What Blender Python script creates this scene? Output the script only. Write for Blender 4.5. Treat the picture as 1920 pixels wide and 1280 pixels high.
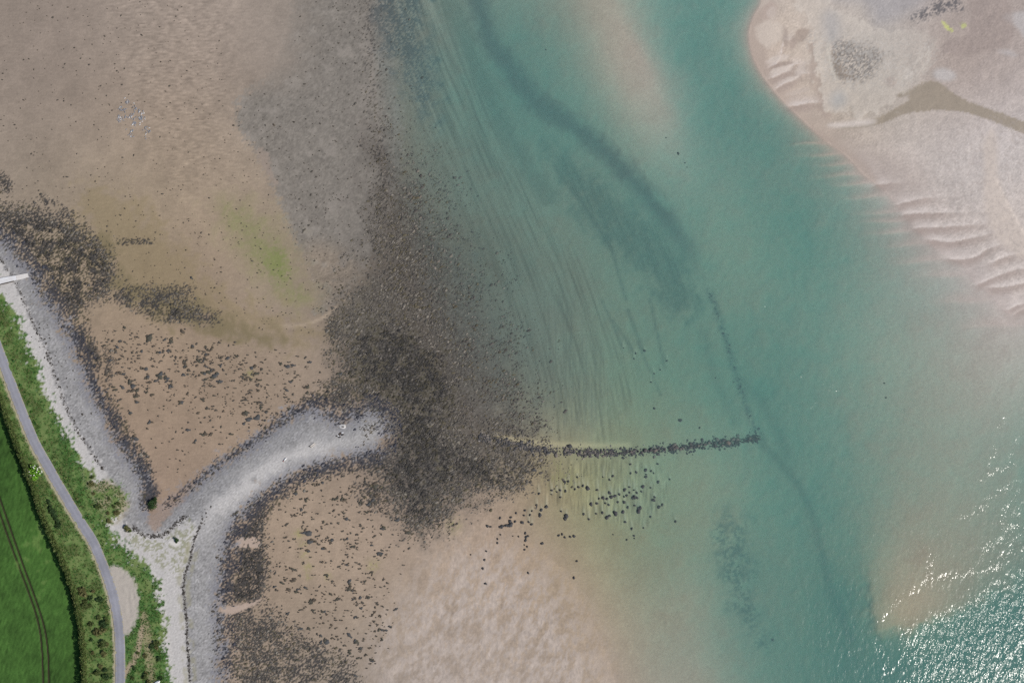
import bpy, math, random
import numpy as np

S = bpy.context.scene
for o in list(bpy.data.objects):
    bpy.data.objects.remove(o)
R = math.radians
rng = np.random.default_rng(11)
random.seed(11)

# ------------------------------------------------------------------ camera, sky, sun, exposure
MPP = 0.2                      # metres on the ground per map unit (map unit = 1 of 1920 x 1280)
CAM_H = 384.0 * 50.0 / 36.0
cam = bpy.data.cameras.new("camera")
cam.lens = 50.0
cam.sensor_width = 36.0
cam.clip_start = 1.0
cam.clip_end = 20000.0
co = bpy.data.objects.new("camera", cam)
# straight-down survey frame: the picture is the right-hand part of it, so the plumb point lies left of centre (lens shift)
NADIR = (-108.0, -36.0)
co.location = (NADIR[0], NADIR[1], CAM_H)
cam.shift_x = -NADIR[0] / 384.0
cam.shift_y = -NADIR[1] / 384.0
S.collection.objects.link(co)
S.camera = co

SUN_EL, SUN_AZ = R(51.0), math.atan2(0.94, -0.34)      # azimuth clockwise from +Y
to_sun = (math.cos(SUN_EL) * math.sin(SUN_AZ), math.cos(SUN_EL) * math.cos(SUN_AZ), math.sin(SUN_EL))
w = bpy.data.worlds.new("World")
S.world = w
w.use_nodes = True
nt = w.node_tree
sky = nt.nodes.new("ShaderNodeTexSky")
sky.sky_type = 'NISHITA'
sky.sun_disc = False
sky.sun_elevation = SUN_EL
sky.sun_rotation = SUN_AZ
bg = nt.nodes["Background"]
bg.inputs[1].default_value = 0.075
nt.links.new(sky.outputs[0], bg.inputs[0])
sl = bpy.data.lights.new("sun", 'SUN')
sl.energy = 3.4
sl.angle = R(0.53)
sl.color = (1.0, 0.94, 0.86)
so = bpy.data.objects.new("sun", sl)
from mathutils import Vector, Matrix
so.rotation_euler = Vector(to_sun).to_track_quat('Z', 'Y').to_euler()
so.location = Vector(to_sun) * 600
S.collection.objects.link(so)
S.view_settings.view_transform = 'Standard'
S.view_settings.look = 'None'
S.view_settings.exposure = 0.0
S.view_settings.gamma = 1.0
S.view_settings.use_curve_mapping = False
S.cycles.use_denoising = False
S.cycles.max_bounces = 6
S.cycles.volume_bounces = 1
S.cycles.transparent_max_bounces = 12
S.cycles.sample_clamp_direct = 3.2
S.cycles.sample_clamp_indirect = 3.0
S.cycles.caustics_reflective = False
S.cycles.caustics_refractive = False

# ------------------------------------------------------------------ map helpers
def P(px, py, z=0.0):
    return ((px - 960.0) * MPP, (640.0 - py) * MPP, z)

STEP = 2.5
X0, X1, Y0, Y1 = -200.0, 2120.0, -200.0, 1480.0
xs = np.arange(X0, X1 + 0.1, STEP)
ys = np.arange(Y0, Y1 + 0.1, STEP)
NX, NY = len(xs), len(ys)
PX, PY = np.meshgrid(xs, ys)                 # (NY, NX)
cx, cy = xs[::2], ys[::2]
CX, CY = np.meshgrid(cx, cy)

def up(a):
    """bilinear x2 upsample from the half grid to the fine grid"""
    o = np.empty((NY, NX))
    o[::2, ::2] = a
    o[1::2, ::2] = 0.5 * (a[:-1] + a[1:])[: o[1::2, ::2].shape[0]]
    o[:, 1::2] = 0.5 * (o[:, 0:-1:2] + o[:, 2::2])
    return o

def seg_dist(pts, closed, QX, QY):
    pts = np.array(pts, float)
    n = len(pts)
    d2 = np.full(QX.shape, 1e12)
    inside = np.zeros(QX.shape, bool)
    for i in range(n if closed else n - 1):
        ax, ay = pts[i]
        bx, by = pts[(i + 1) % n]
        dx, dy = bx - ax, by - ay
        t = np.clip(((QX - ax) * dx + (QY - ay) * dy) / (dx * dx + dy * dy + 1e-9), 0, 1)
        d2 = np.minimum(d2, (QX - ax - t * dx) ** 2 + (QY - ay - t * dy) ** 2)
        if closed and by != ay:
            c = ((ay > QY) != (by > QY)) & (QX < (bx - ax) * (QY - ay) / (by - ay) + ax)
            inside ^= c
    d = np.sqrt(d2)
    return np.where(inside, d, -d) if closed else d

def smooth_pts(pts, closed=False, it=2):
    pts = np.array(pts, float)
    for _ in range(it):
        if closed:
            q = np.roll(pts, -1, 0)
            pts = np.stack([0.75 * pts + 0.25 * q, 0.25 * pts + 0.75 * q], 1).reshape(-1, 2)
        else:
            a, b = pts[:-1], pts[1:]
            m = np.stack([0.75 * a + 0.25 * b, 0.25 * a + 0.75 * b], 1).reshape(-1, 2)
            pts = np.vstack([pts[:1], m, pts[-1:]])
    return pts

def poly(pts, it=1):
    return up(seg_dist(smooth_pts(pts, True, it), True, CX, CY))

def line(pts, it=1):
    return up(seg_dist(smooth_pts(pts, False, it), False, CX, CY))

def sm(x, a, b):
    t = np.clip((x - a) / (b - a), 0, 1)
    return t * t * (3 - 2 * t)

def fnoise(lo, hi, beta=1.0, ax=1.0, ay=1.0, ang=0.0, seed=0):
    """spectral noise, wavelengths lo..hi map units, stretched by ax, ay along a rotated frame"""
    r = np.random.default_rng(1000 + seed)
    f = np.fft.rfft2(r.standard_normal((NY, NX)))
    ky = np.fft.fftfreq(NY, STEP)[:, None]
    kx = np.fft.rfftfreq(NX, STEP)[None, :]
    ca, sa = math.cos(ang), math.sin(ang)
    u, v = (kx * ca + ky * sa) * ax, (-kx * sa + ky * ca) * ay
    k = np.sqrt(u * u + v * v) + 1e-9
    amp = k ** (-beta) * np.exp(-(k * lo * 0.5) ** 2) * (1 - np.exp(-(k * hi) ** 2))
    o = np.fft.irfft2(f * amp, (NY, NX))
    return (o - o.mean()) / o.std()

def uni(n):
    """noise -> uniform 0..1 by normal cdf approximation"""
    return 1.0 / (1.0 + np.exp(-1.702 * n))

def lin(c):
    c = np.asarray(c, float) / 255.0
    return np.where(c <= 0.04045, c / 12.92, ((c + 0.055) / 1.055) ** 2.4)

def tps(pts, vals, QX, QY, reg=0.02):
    p = np.array(pts, float) / 500.0
    v = np.array(vals, float)
    if v.ndim == 1:
        v = v[:, None]
    n = len(p)
    d = np.sqrt(((p[:, None] - p[None]) ** 2).sum(-1))
    K = np.where(d > 0, d * d * np.log(d + 1e-12), 0) + reg * np.eye(n)
    Q = np.hstack([np.ones((n, 1)), p])
    A = np.vstack([np.hstack([K, Q]), np.hstack([Q.T, np.zeros((3, 3))])])
    s = np.linalg.solve(A, np.vstack([v, np.zeros((3, v.shape[1]))]))
    qx, qy = QX / 500.0, QY / 500.0
    out = [s[n, j] + s[n + 1, j] * qx + s[n + 2, j] * qy for j in range(v.shape[1])]
    for i in range(n):
        r2 = (qx - p[i, 0]) ** 2 + (qy - p[i, 1]) ** 2
        b = 0.5 * r2 * np.log(r2 + 1e-12)
        for j in range(v.shape[1]):
            out[j] = out[j] + s[i, j] * b
    return out

def at(field, px, py):
    fx = np.clip((np.asarray(px, float) - X0) / STEP, 0, NX - 1.001)
    fy = np.clip((np.asarray(py, float) - Y0) / STEP, 0, NY - 1.001)
    i, j = fx.astype(int), fy.astype(int)
    u, v = fx - i, fy - j
    return (field[j, i] * (1 - u) * (1 - v) + field[j, i + 1] * u * (1 - v)
            + field[j + 1, i] * (1 - u) * v + field[j + 1, i + 1] * u * v)

# ------------------------------------------------------------------ map of the place
ROAD = [(-60, 500), (-30, 585), (0, 659), (16, 703), (42, 772), (66, 830), (78, 851), (104, 897), (128, 938), (156, 985),
        (174, 1010), (193, 1055), (208, 1095), (219, 1140), (225, 1185), (226, 1230), (226, 1280), (224, 1360), (220, 1500)]
FIELD_EDGE = [(-60, 600), (-20, 705), (0, 755), (14, 795), (27, 830), (35, 852), (48, 888), (62, 921), (69, 948), (83, 983),
              (103, 1028), (120, 1065), (138, 1119), (151, 1187), (155, 1277), (155, 1340), (154, 1500)]
TRACK_A = [(-90, 690), (-30, 850), (0, 930), (23, 997), (46, 1062), (65, 1113), (80, 1157), (88, 1190), (92, 1230), (93, 1280), (93, 1500)]
TRACK_B = [(-100, 700), (-40, 850), (-8, 935), (13, 997), (37, 1062), (55, 1109), (70, 1153), (77, 1184), (81, 1230), (82, 1280), (82, 1500)]
GRASS_EDGE = [(-60, 400), (-20, 500), (0, 550), (25, 578), (42, 620), (55, 645), (70, 678), (79, 713), (93, 742), (107, 777), (122, 802),
              (136, 832), (147, 852), (160, 880), (183, 897), (208, 902), (228, 913), (235, 930), (243, 947), (225, 962), (205, 980),
              (215, 1005), (247, 1034), (280, 1064), (300, 1095), (309, 1154), (314, 1220), (318, 1277), (322, 1360), (330, 1500)]
STRAND = [(-30, 440), (5, 493), (22, 515), (32, 537), (47, 567), (63, 608), (75, 630), (87, 653), (100, 697), (112, 728), (122, 758),
          (133, 783), (150, 812), (170, 845), (195, 880)]
SHINGLE = [(-200, 330), (-60, 395), (0, 444), (25, 464), (50, 496), (67, 510), (84, 552), (107, 580), (128, 620), (145, 660), (160, 690),
           (164, 713), (176, 737), (195, 767), (204, 795), (222, 828), (250, 862), (270, 890), (276, 925), (282, 965), (300, 955), (335, 925),
           (370, 897), (410, 865), (450, 840), (480, 822), (515, 792), (540, 776), (570, 764), (610, 770), (640, 792), (662, 775),
           (700, 762), (722, 772), (730, 795), (726, 822), (708, 848), (660, 856), (610, 866), (565, 884), (530, 902), (500, 922), (470, 948),
           (446, 978), (432, 1005), (428, 1050), (414, 1090), (412, 1150), (420, 1200), (415, 1280), (410, 1480), (-200, 1480)]
LAND_L = [(688, -200), (690, 0), (698, 120), (712, 250), (728, 360), (752, 470), (788, 580), (830, 680), (872, 760), (908, 812), (960, 836),
          (1000, 848), (1018, 862), (1012, 892), (1000, 920), (975, 955), (968, 995), (1000, 1025), (1045, 1055), (1085, 1110), (1118, 1180),
          (1142, 1240), (1158, 1290), (1190, 1480), (-200, 1480), (-200, -200)]
LAND_R = [(1450, -200), (1432, 0), (1412, 30), (1402, 62), (1408, 100), (1420, 128), (1450, 172), (1490, 212), (1522, 242), (1548, 266), (1588, 292),
          (1622, 332), (1655, 352), (1690, 395), (1712, 425), (1738, 448), (1768, 478), (1808, 494), (1830, 534), (1850, 543), (1882, 582),
          (1897, 592), (1925, 578), (1990, 560), (2120, 560), (2120, -200)]
WEIR = [(898, 819), (930, 826), (960, 832), (1000, 840), (1060, 846), (1130, 850), (1200, 846), (1270, 840), (1340, 833), (1400, 826), (1428, 819)]
WEIR_ARM = [(1430, 818), (1416, 795), (1402, 765), (1391, 722), (1376, 682), (1366, 642), (1352, 604), (1343, 572), (1330, 545)]

sd_L, sd_R = poly(LAND_L, 2), poly(LAND_R, 2)
n_big = fnoise(60, 500, 1.6, seed=1)
n_mid = fnoise(14, 90, 1.3, seed=2)
n_fine = fnoise(5, 20, 1.0, seed=3)
n_grain = fnoise(2.5, 7, 0.3, seed=4)
n_patch = fnoise(8, 60, 1.5, seed=5)
n_diag = fnoise(3, 10, 0.6, ax=1.7, ay=0.85, ang=R(-30), seed=6)

# --- water depth (metres) where there is water
DEP = [(700, -150, .3), (760, 50, .5), (830, 60, .7), (800, 250, .55), (900, 60, 1.2), (860, 300, .7), (920, 300, .95), (950, 90, 1.5),
       (1010, 180, 1.6), (1100, 260, 1.6), (1200, 360, 1.6), (1280, 460, 1.5), (1000, 300, 1.05), (980, 420, .75), (1060, 420, .8), (1140, 450, 1.0),
       (880, 450, .5), (960, 560, .5), (1000, 680, .42), (1080, 640, .5), (1150, 560, .75), (1200, 620, .9), (1180, 720, .75), (1090, 760, .5),
       (1040, 800, .25), (1100, 828, .28), (1200, 820, .55), (1250, 700, 1.05), (1300, 600, 1.25), (1300, 780, .95), (1350, 720, 1.4), (1400, 800, 1.3),
       (1060, 60, .85), (1110, 140, .65), (1170, 260, .7), (1230, 330, .8), (1150, 20, .25), (1185, 90, .18), (1215, 150, .18), (1250, 230, .35), (1280, 310, .75),
       (1115, -60, .2), (1240, 60, 1.3), (1300, 100, 1.9), (1360, 150, 1.9), (1380, 50, 1.6), (1320, 240, 1.6), (1300, -100, 1.8), (1420, 250, 1.9),
       (1500, 300, 1.8), (1480, 400, 2.0), (1390, 380, 1.3), (1340, 440, 1.0), (1400, 520, 1.05), (1520, 480, 1.7), (1600, 420, 1.5), (1560, 560, 1.25),
       (1650, 500, 1.1), (1700, 560, .85), (1640, 650, .85), (1760, 600, .7), (1730, 700, .68), (1850, 640, .38), (1880, 720, .42), (1440, 640, 1.6), (1450, 740, 1.85),
       (1520, 720, 1.35), (1560, 820, 1.3), (1470, 860, 1.8), (1540, 950, 1.75), (1620, 900, 1.15), (1720, 820, .75), (1820, 800, .6), (1720, 920, .72), (1830, 900, .65), (1910, 850, .8),
       (1060, 890, .25), (1100, 940, .25), (1180, 900, .55), (1180, 970, .5), (1250, 890, .72), (1240, 980, .85), (1310, 900, .65), (1310, 1000, .6), (1060, 1010, .2),
       (1130, 1060, .35), (1200, 1080, .6), (1250, 1100, .75), (1300, 1120, .42), (1310, 1270, .28), (1180, 1180, .35), (1240, 1240, .6), (1370, 900, .9),
       (1380, 1050, 1.5), (1450, 1000, 1.35), (1500, 1120, 1.5), (1400, 1200, 1.3), (1450, 1280, 1.4), (1560, 1180, 1.6), (1610, 1120, 1.7), (1600, 1020, 1.5), (1610, 1250, 2.2),
       (1700, 1250, 2.0), (1800, 1230, 2.1), (1900, 1260, 2.4), (1900, 1150, 1.6), (1655, 1160, .25), (1648, 1060, .5), (1700, 1120, .45), (1760, 1000, .62), (1690, 1170, .15),
       (1770, 1140, .28), (1850, 1060, .6), (1850, 960, .65), (1920, 1000, .9), (1760, 1085, .55), (1680, 960, .65), (2050, 900, 1.2), (2050, 1250, 2.6), (2050, 700, .6),
       (1650, 1450, 2.4), (1300, 1450, .4), (1900, 1450, 2.6), (1200, -150, .9)]
dep = up(tps([d[:2] for d in DEP], [d[2] for d in DEP], CX, CY)[0])
dxs = PX - np.interp(PY, [-200, -120, 0, 50, 110, 175, 240, 320], [1060, 1085, 1132, 1157, 1192, 1222, 1248, 1268])
shoal_m = np.where(dxs < 0, np.exp(-(dxs / 50.0) ** 2), np.exp(-(dxs / 24.0) ** 2)) * (1 - sm(PY, 60, 330))
dep = dep * (1 - shoal_m) + 0.20 * shoal_m
dep = np.clip(dep, 0.10, 3.0)
# fingers of sand running out from the right-hand bank, and the sharp edge of the lower bar
fing = np.zeros((NY, NX))
for fxx, fyy, fl_, hw in ((1545, 268, 50, 4), (1575, 288, 60, 5), (1600, 306, 55, 5), (1622, 326, 75, 6), (1640, 342, 65, 6), (1668, 366, 70, 7), (1700, 395, 75, 7), (1690, 412, 60, 6), (1715, 432, 70, 7), (1738, 456, 60, 8), (1765, 486, 70, 9), (1810, 512, 75, 10), (1850, 560, 80, 12), (1890, 606, 70, 12)):
    yl = fyy + 0.06 * (fxx - PX) + 1.5 * np.sin(PX / 17.0 + fyy)
    dy_ = PY - yl
    prof_ = np.where(dy_ < 0, np.exp(-(dy_ / (hw * 1.3)) ** 2), np.exp(-(dy_ / (hw * 0.45)) ** 2))
    fing = np.maximum(fing, prof_ * (1 - sm(fxx - PX, 0.2 * fl_, 1.7 * fl_)) * (PX < fxx + 40))
dep = dep * (1 - 0.72 * fing)
bar = poly([(1640, 960), (1633, 1060), (1640, 1140), (1650, 1183), (1700, 1172), (1780, 1142), (1860, 1110), (1960, 1060), (2000, 900), (1800, 930), (1700, 930)], 2)
drop = sm(-bar + 4 * n_mid, -4, 26) * (1 - sm(-bar, 60, 160)) * sm(PY, 1000, 1150)
dep = dep + drop * 0.8
dep = dep * (1 + 0.06 * n_mid + 0.05 * n_big)
ramp_L = 1 - np.exp(-np.maximum(-sd_L, 0) / np.interp(PY, [700, 860], [55.0, 75.0]))
ramp_R = 1 - np.exp(-np.maximum(-sd_R, 0) / np.interp(PY, [240, 420], [34.0, 80.0]))
z = -dep * ramp_L * ramp_R - 0.01

# --- ground heights above water
shingle = poly(SHINGLE, 1)
grass = poly(GRASS_EDGE + [(-200, 1500), (-200, 400)], 1)
inL, inR = sd_L > 0, sd_R > 0
zl = 0.02 + 0.55 * (1 - np.exp(-np.maximum(sd_L, 0) / 220.0)) + 0.03 * n_mid * sm(sd_L, 0, 60)
zl = zl + 0.9 * sm(shingle, -6, 60) + 0.5 * sm(grass, -10, 14)
ridge = line([(345, 1010), (372, 985), (400, 955), (450, 915), (500, 880), (560, 848), (610, 838), (680, 812)])
zl = zl + 0.35 * np.exp(-(ridge / 22.0) ** 2)
scarp = line([(376, 984), (371, 994), (366, 1006), (361, 1025), (358, 1045), (350, 1066), (345, 1082), (343, 1104), (348, 1140), (350, 1170), (352, 1210), (355, 1250), (357, 1290)])
zr = 0.015 + 0.55 * (1 - np.exp(-np.maximum(sd_R, 0) / 130.0)) + 0.05 * n_mid * sm(sd_R, 5, 60)

# crests of the sand waves at the edge of the right-hand bank
CRESTS = [[(1632, 349), (1650, 345), (1668, 342)], [(1683, 382), (1712, 374), (1742, 369)], [(1688, 401), (1733, 398), (1792, 397)],
          [(1713, 427), (1750, 425), (1808, 422), (1850, 418)], [(1737, 448), (1758, 449), (1775, 454), (1808, 448), (1842, 441), (1868, 434)],
          [(1770, 483), (1805, 486), (1833, 480), (1850, 465), (1878, 457)], [(1828, 534), (1850, 525), (1883, 510), (1920, 501), (1950, 498)],
          [(1857, 492), (1883, 480), (1905, 475)], [(1850, 538), (1883, 537), (1920, 529), (1960, 520)], [(1887, 580), (1905, 572), (1925, 566)],
          [(1898, 591), (1908, 582), (1930, 575), (1980, 568)],
          [(1470, 75), (1466, 95), (1462, 115), (1440, 128)], [(1438, 148), (1458, 142), (1480, 128), (1492, 120)], [(1452, 168), (1470, 156), (1490, 150), (1500, 138)],
          [(1475, 200), (1500, 195), (1530, 192)]]
crest_dry = np.zeros((NY, NX))  # pale colour of the drained, dry sand on the crests
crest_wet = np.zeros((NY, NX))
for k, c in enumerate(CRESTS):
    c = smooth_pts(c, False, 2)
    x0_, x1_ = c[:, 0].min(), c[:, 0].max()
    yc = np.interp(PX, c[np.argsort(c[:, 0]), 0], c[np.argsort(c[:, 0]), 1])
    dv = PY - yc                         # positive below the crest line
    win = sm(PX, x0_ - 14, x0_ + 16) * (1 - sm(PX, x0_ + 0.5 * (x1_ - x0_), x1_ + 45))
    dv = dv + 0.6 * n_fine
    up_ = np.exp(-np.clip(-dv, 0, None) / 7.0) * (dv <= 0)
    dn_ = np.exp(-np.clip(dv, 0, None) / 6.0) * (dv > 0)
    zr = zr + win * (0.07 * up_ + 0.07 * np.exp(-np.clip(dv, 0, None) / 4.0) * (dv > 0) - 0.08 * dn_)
    crest_dry = np.maximum(crest_dry, win * np.exp(-np.clip(-dv - 2.0, 0, None) / 8.0) * (1 - sm(dv, 0, 2)))
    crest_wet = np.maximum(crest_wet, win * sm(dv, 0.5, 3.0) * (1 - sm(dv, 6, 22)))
creek = poly([(1555, 243), (1620, 241), (1652, 233), (1682, 219), (1712, 211), (1760, 206), (1812, 211), (1870, 232), (1925, 254), (2120, 330), (2120, 300),
              (1925, 231), (1862, 207), (1800, 186), (1762, 156), (1742, 150), (1712, 165), (1688, 172), (1676, 180), (1690, 184), (1706, 178), (1704, 188), (1672, 208), (1640, 222), (1600, 236)], 1)
zr = zr - 0.10 * sm(creek, -6, 6)
pool_r = poly([(1555, 92), (1562, 84), (1574, 92), (1600, 112), (1625, 140), (1628, 152), (1590, 152), (1568, 148), (1558, 125)])
zr = zr - 0.10 * sm(pool_r, -6, 6)
z = np.where(inL, np.maximum(zl, 0.005), np.where(inR, np.maximum(zr, 0.006), z))
rocky = poly([(690, -60), (700, 100), (715, 250), (700, 420), (660, 540), (620, 600), (640, 720), (720, 780), (720, 880), (760, 985), (830, 985), (880, 930), (960, 930),
              (1010, 905), (1050, 880), (1020, 850), (1025, 760), (1010, 650), (960, 540), (900, 400), (850, 270), (800, 150), (770, 0), (760, -60)], 2)

# ------------------------------------------------------------------ colours of the ground
COL = [(0, 0, 140, 129, 121), (100, 100, 145, 133, 125), (250, 80, 151, 139, 130), (400, 60, 158, 145, 136), (300, 220, 152, 137, 124), (150, 250, 149, 136, 125),
       (50, 330, 149, 137, 125), (350, 330, 157, 142, 127), (460, 330, 160, 145, 130), (250, 400, 151, 137, 119), (430, 480, 151, 135, 119), (300, 500, 149, 133, 116),
       (500, 560, 151, 137, 123), (300, 700, 152, 134, 118), (450, 700, 151, 134, 118), (580, 690, 152, 137, 124), (250, 800, 150, 132, 116), (350, 850, 149, 131, 116),
       (300, 940, 151, 132, 118), (560, 960, 164, 147, 131), (600, 1080, 162, 145, 129), (700, 1050, 158, 141, 127), (850, 1000, 163, 147, 133), (750, 1150, 160, 146, 133),
       (900, 1100, 159, 144, 130), (1000, 1150, 158, 143, 130), (950, 1250, 160, 147, 136), (1050, 1250, 158, 144, 132), (650, 1250, 146, 134, 123), (800, 1200, 164, 150, 140),
       (950, 950, 160, 142, 128), (1020, 1020, 154, 138, 121), (550, 150, 142, 133, 126), (750, 450, 112, 105, 96), (800, 700, 104, 96, 88), (700, 100, 128, 122, 116),
       (850, 200, 120, 118, 108), (900, 500, 106, 102, 92), (1000, 700, 116, 116, 107), (1000, 400, 132, 134, 122), (1100, 600, 126, 127, 114), (1200, 700, 138, 140, 118),
       (1100, 825, 146, 141, 120), (1080, 900, 146, 138, 98), (1150, 960, 150, 142, 112), (1250, 850, 150, 146, 122), (1150, 1080, 160, 146, 122), (1280, 1150, 172, 156, 136),
       (1100, 50, 164, 156, 145), (1200, 100, 184, 164, 154), (1300, 250, 168, 160, 148), (1400, 450, 168, 158, 140), (1500, 600, 170, 158, 142), (1700, 650, 180, 162, 148),
       (1500, 900, 168, 158, 140), (1700, 1050, 172, 150, 130), (1680, 1160, 176, 150, 124), (1850, 850, 178, 160, 146), (1850, 1200, 150, 140, 124), (1400, 1150, 150, 146, 130),
       (1360, 80, 172, 160, 148), (1450, 300, 176, 160, 146), (1600, 450, 176, 162, 148),
       (1450, 80, 188, 173, 160), (1440, 170, 178, 160, 147), (1500, 200, 176, 161, 150), (1560, 190, 180, 172, 160), (1600, 40, 182, 174, 168), (1680, 80, 172, 167, 163),
       (1800, 110, 160, 147, 141), (1880, 60, 160, 149, 144), (1740, 120, 164, 150, 142), (1850, 180, 172, 162, 158), (1650, 300, 182, 172, 167), (1750, 300, 183, 175, 171),
       (1800, 360, 184, 177, 174), (1890, 280, 190, 184, 183), (1880, 400, 192, 181, 174), (1750, 420, 180, 170, 165), (1850, 500, 185, 176, 172), (1550, 250, 177, 160, 146), (1900, 550, 184, 175, 170),
       (1660, 180, 178, 170, 160), (2050, 300, 186, 178, 174), (-150, 300, 146, 134, 124), (-150, -150, 140, 130, 122), (600, -150, 138, 130, 122), (1600, -150, 178, 170, 164),
       (900, 1420, 168, 156, 150), (2050, 900, 176, 160, 146), (1500, 1400, 160, 150, 132)]
cc = tps([c[:2] for c in COL], [c[2:] for c in COL], CX, CY, 0.05)
col = lin(np.clip(np.stack([up(c) for c in cc], -1), 40, 225))

sandy = (1 - sm(PX, 1120, 1300))[..., None]
col = col * (1 - sandy + sandy * np.array([1.0, 0.985, 0.93]))
bankm = sm(sd_R, 10, 60)[..., None]
col = col * (1 + bankm * np.array([0.07, 0.06, 0.03]))

def mixc(c, m):
    global col
    c = lin(c) if np.ndim(c) == 1 else c
    m = np.clip(m, 0, 1)[..., None]
    col = col * (1 - m) + c * m

def tint(f):
    global col
    col = col * f[..., None]

def cover(M, n, soft=0.12):
    return sm(M - uni(n), -soft, soft)

speck = (n_fine + 0.9 * n_grain + 0.5 * n_patch) / 1.44
clump = (n_diag * 0.9 + 0.55 * n_patch + 0.6 * n_grain) / 1.22
onland = (sd_L > 0) | (sd_R > 0)

# sand: faint ripples and blotches
rip_h = fnoise(4, 12, 0.5, ax=5, ay=0.8, seed=21)
rip_v = fnoise(4, 14, 0.5, ax=0.8, ay=3.5, ang=R(-12), seed=22)
tint(1 + 0.035 * n_big + 0.03 * n_mid + 0.025 * n_grain)
tl = sm(poly([(200, -50), (440, -50), (430, 200), (420, 330), (330, 360), (250, 200)], 2), -60, 60)
tint(1 + 0.07 * tl * rip_h + 0.03 * (sd_L > 0) * rip_h)
bed_r = fnoise(3, 9, 0.4, ax=3.5, ay=0.7, ang=R(8), seed=25)
tint(1 + 0.03 * (~onland) * bed_r)
# mottled drained sand of the lower flat
low = poly([(700, 1280), (690, 1200), (760, 1100), (860, 1020), (960, 1020), (1050, 1080), (1110, 1180), (1150, 1290), (1180, 1480), (690, 1480)], 2)
mm = sm(low, -60, 80)
pal = cover(0.55, (fnoise(10, 60, 1.2, ax=0.8, ay=1.7, ang=R(25), seed=23) + 0.7 * rip_v) / 1.2, 0.35)
mixc((186, 174, 165), 0.7 * mm * pal)
tint(1 + 0.09 * mm * rip_v)
vr = sm(poly([(780, 960), (950, 900), (1010, 960), (960, 1050), (820, 1080)], 2), -40, 40)
tint(1 + 0.05 * vr * fnoise(3, 10, 0.5, ax=0.8, ay=4.5, seed=24))

# grey mud patch at the top, with a sharp western edge
grey = poly([(560, -120), (545, 40), (520, 110), (490, 150), (442, 185), (440, 238), (470, 275), (492, 312), (530, 400), (558, 470), (585, 520), (600, 560), (585, 590), (620, 585),
             (660, 540), (705, 480), (740, 400), (760, 250), (740, 100), (720, 0), (720, -120)], 1)
gm = sm(grey + 5 * n_fine, -5, 9)
gm_soft = gm * (1 - (1 - sm(PX + 10 * n_mid, 470, 640)) * (1 - sm(PY, 110, 200)))
mixc((124, 119, 112), 0.9 * gm_soft * (1 - 0.8 * sm(poly([(560, 470), (610, 450), (690, 500), (660, 540), (600, 585), (575, 520)], 2), -25, 25)))
tint(1 + 0.11 * gm_soft * speck)
mixc((148, 141, 133), 0.5 * gm_soft * sm(n_mid, 0.5, 1.8))
mixc((150, 136, 124), 0.8 * sm(poly([(478, 280), (500, 278), (512, 330), (525, 345), (515, 350), (490, 310)], 1) + 2 * n_fine, -4, 4))
# thin pale lip along a drain
lip = line([(520, 612), (560, 612), (600, 600), (630, 578), (650, 560), (658, 545)], 2)
mixc((172, 156, 136), 0.8 * np.exp(-(lip / 3.0) ** 2))
mixc((108, 104, 92), 0.7 * sm(poly([(662, 548), (700, 520), (740, 540), (760, 600), (690, 640), (640, 640), (612, 600), (640, 575)], 2) + 4 * n_fine, -10, 12))

# green algae on the sand
ga = poly([(430, 390), (460, 400), (500, 440), (530, 470), (542, 510), (545, 535), (575, 555), (570, 570), (530, 540), (495, 510), (460, 455), (435, 420)], 2)
gm2 = sm(ga + 8 * n_fine + 5 * n_mid, -16, 20) * (0.45 + 0.55 * cover(0.6, speck, 0.4))
mixc((126, 134, 84), 0.75 * gm2)
mixc((108, 130, 58), 0.7 * sm(poly([(500, 465), (535, 470), (542, 520), (520, 525), (500, 500)], 2) + 6 * n_fine, -10, 16))
mixc((130, 126, 90), 0.45 * sm(ga + 10 * n_mid, -60, 10))
for (gx, gy, gr) in [(560, 1000, 9), (568, 1020, 7), (572, 1040, 8), (577, 1062, 8), (578, 1080, 6), (700, 1060, 12), (615, 1080, 7), (470, 700, 8), (850, 985, 14)]:
    mixc((146, 146, 84), 0.5 * np.exp(-(((PX - gx) ** 2 + (PY - gy) ** 2) / gr ** 2)) * cover(0.6, speck, 0.3))
# olive film round the weedy ground
ol = poly([(150, 340), (260, 380), (320, 450), (420, 560), (520, 600), (640, 620), (600, 640), (480, 640), (380, 620), (230, 560), (190, 480), (150, 430)], 2)
mixc((134, 120, 88), 0.5 * sm(ol + 14 * n_mid, -30, 25))
mixc((108, 100, 72), 0.55 * sm(poly([(185, 430), (210, 445), (218, 490), (230, 540), (330, 545), (430, 605), (560, 640), (470, 650), (360, 615), (260, 570), (195, 540)], 2) + 8 * n_mid, -18, 14))

# weed cover: (polygon, softness, cover, colour)
dark1, dark2, olive = (60, 59, 59), (56, 58, 66), (76, 72, 57)
weed = np.zeros((NY, NX))
def addweed(pts, soft, amt, it=2):
    global weed
    d = poly(pts, it)
    weed = np.maximum(weed, amt * sm(d + 0.35 * soft * n_patch, -soft, soft))
addweed([(-100, 350), (0, 385), (45, 388), (90, 392), (120, 408), (165, 432), (200, 462), (214, 492), (212, 542), (196, 560), (165, 572), (150, 595), (168, 625), (172, 640), (150, 660), (128, 622), (84, 555), (50, 500), (0, 446), (-100, 390)], 20, 0.74)
addweed([(-60, 300), (0, 320), (22, 335), (25, 362), (0, 362), (-60, 350)], 9, 0.6)
addweed([(66, 366), (100, 372), (140, 400), (168, 422), (140, 422), (90, 395)], 8, 0.55)
addweed([(215, 452), (240, 448), (270, 447), (292, 450), (285, 458), (240, 458), (222, 460)], 4, 0.7)
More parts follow.
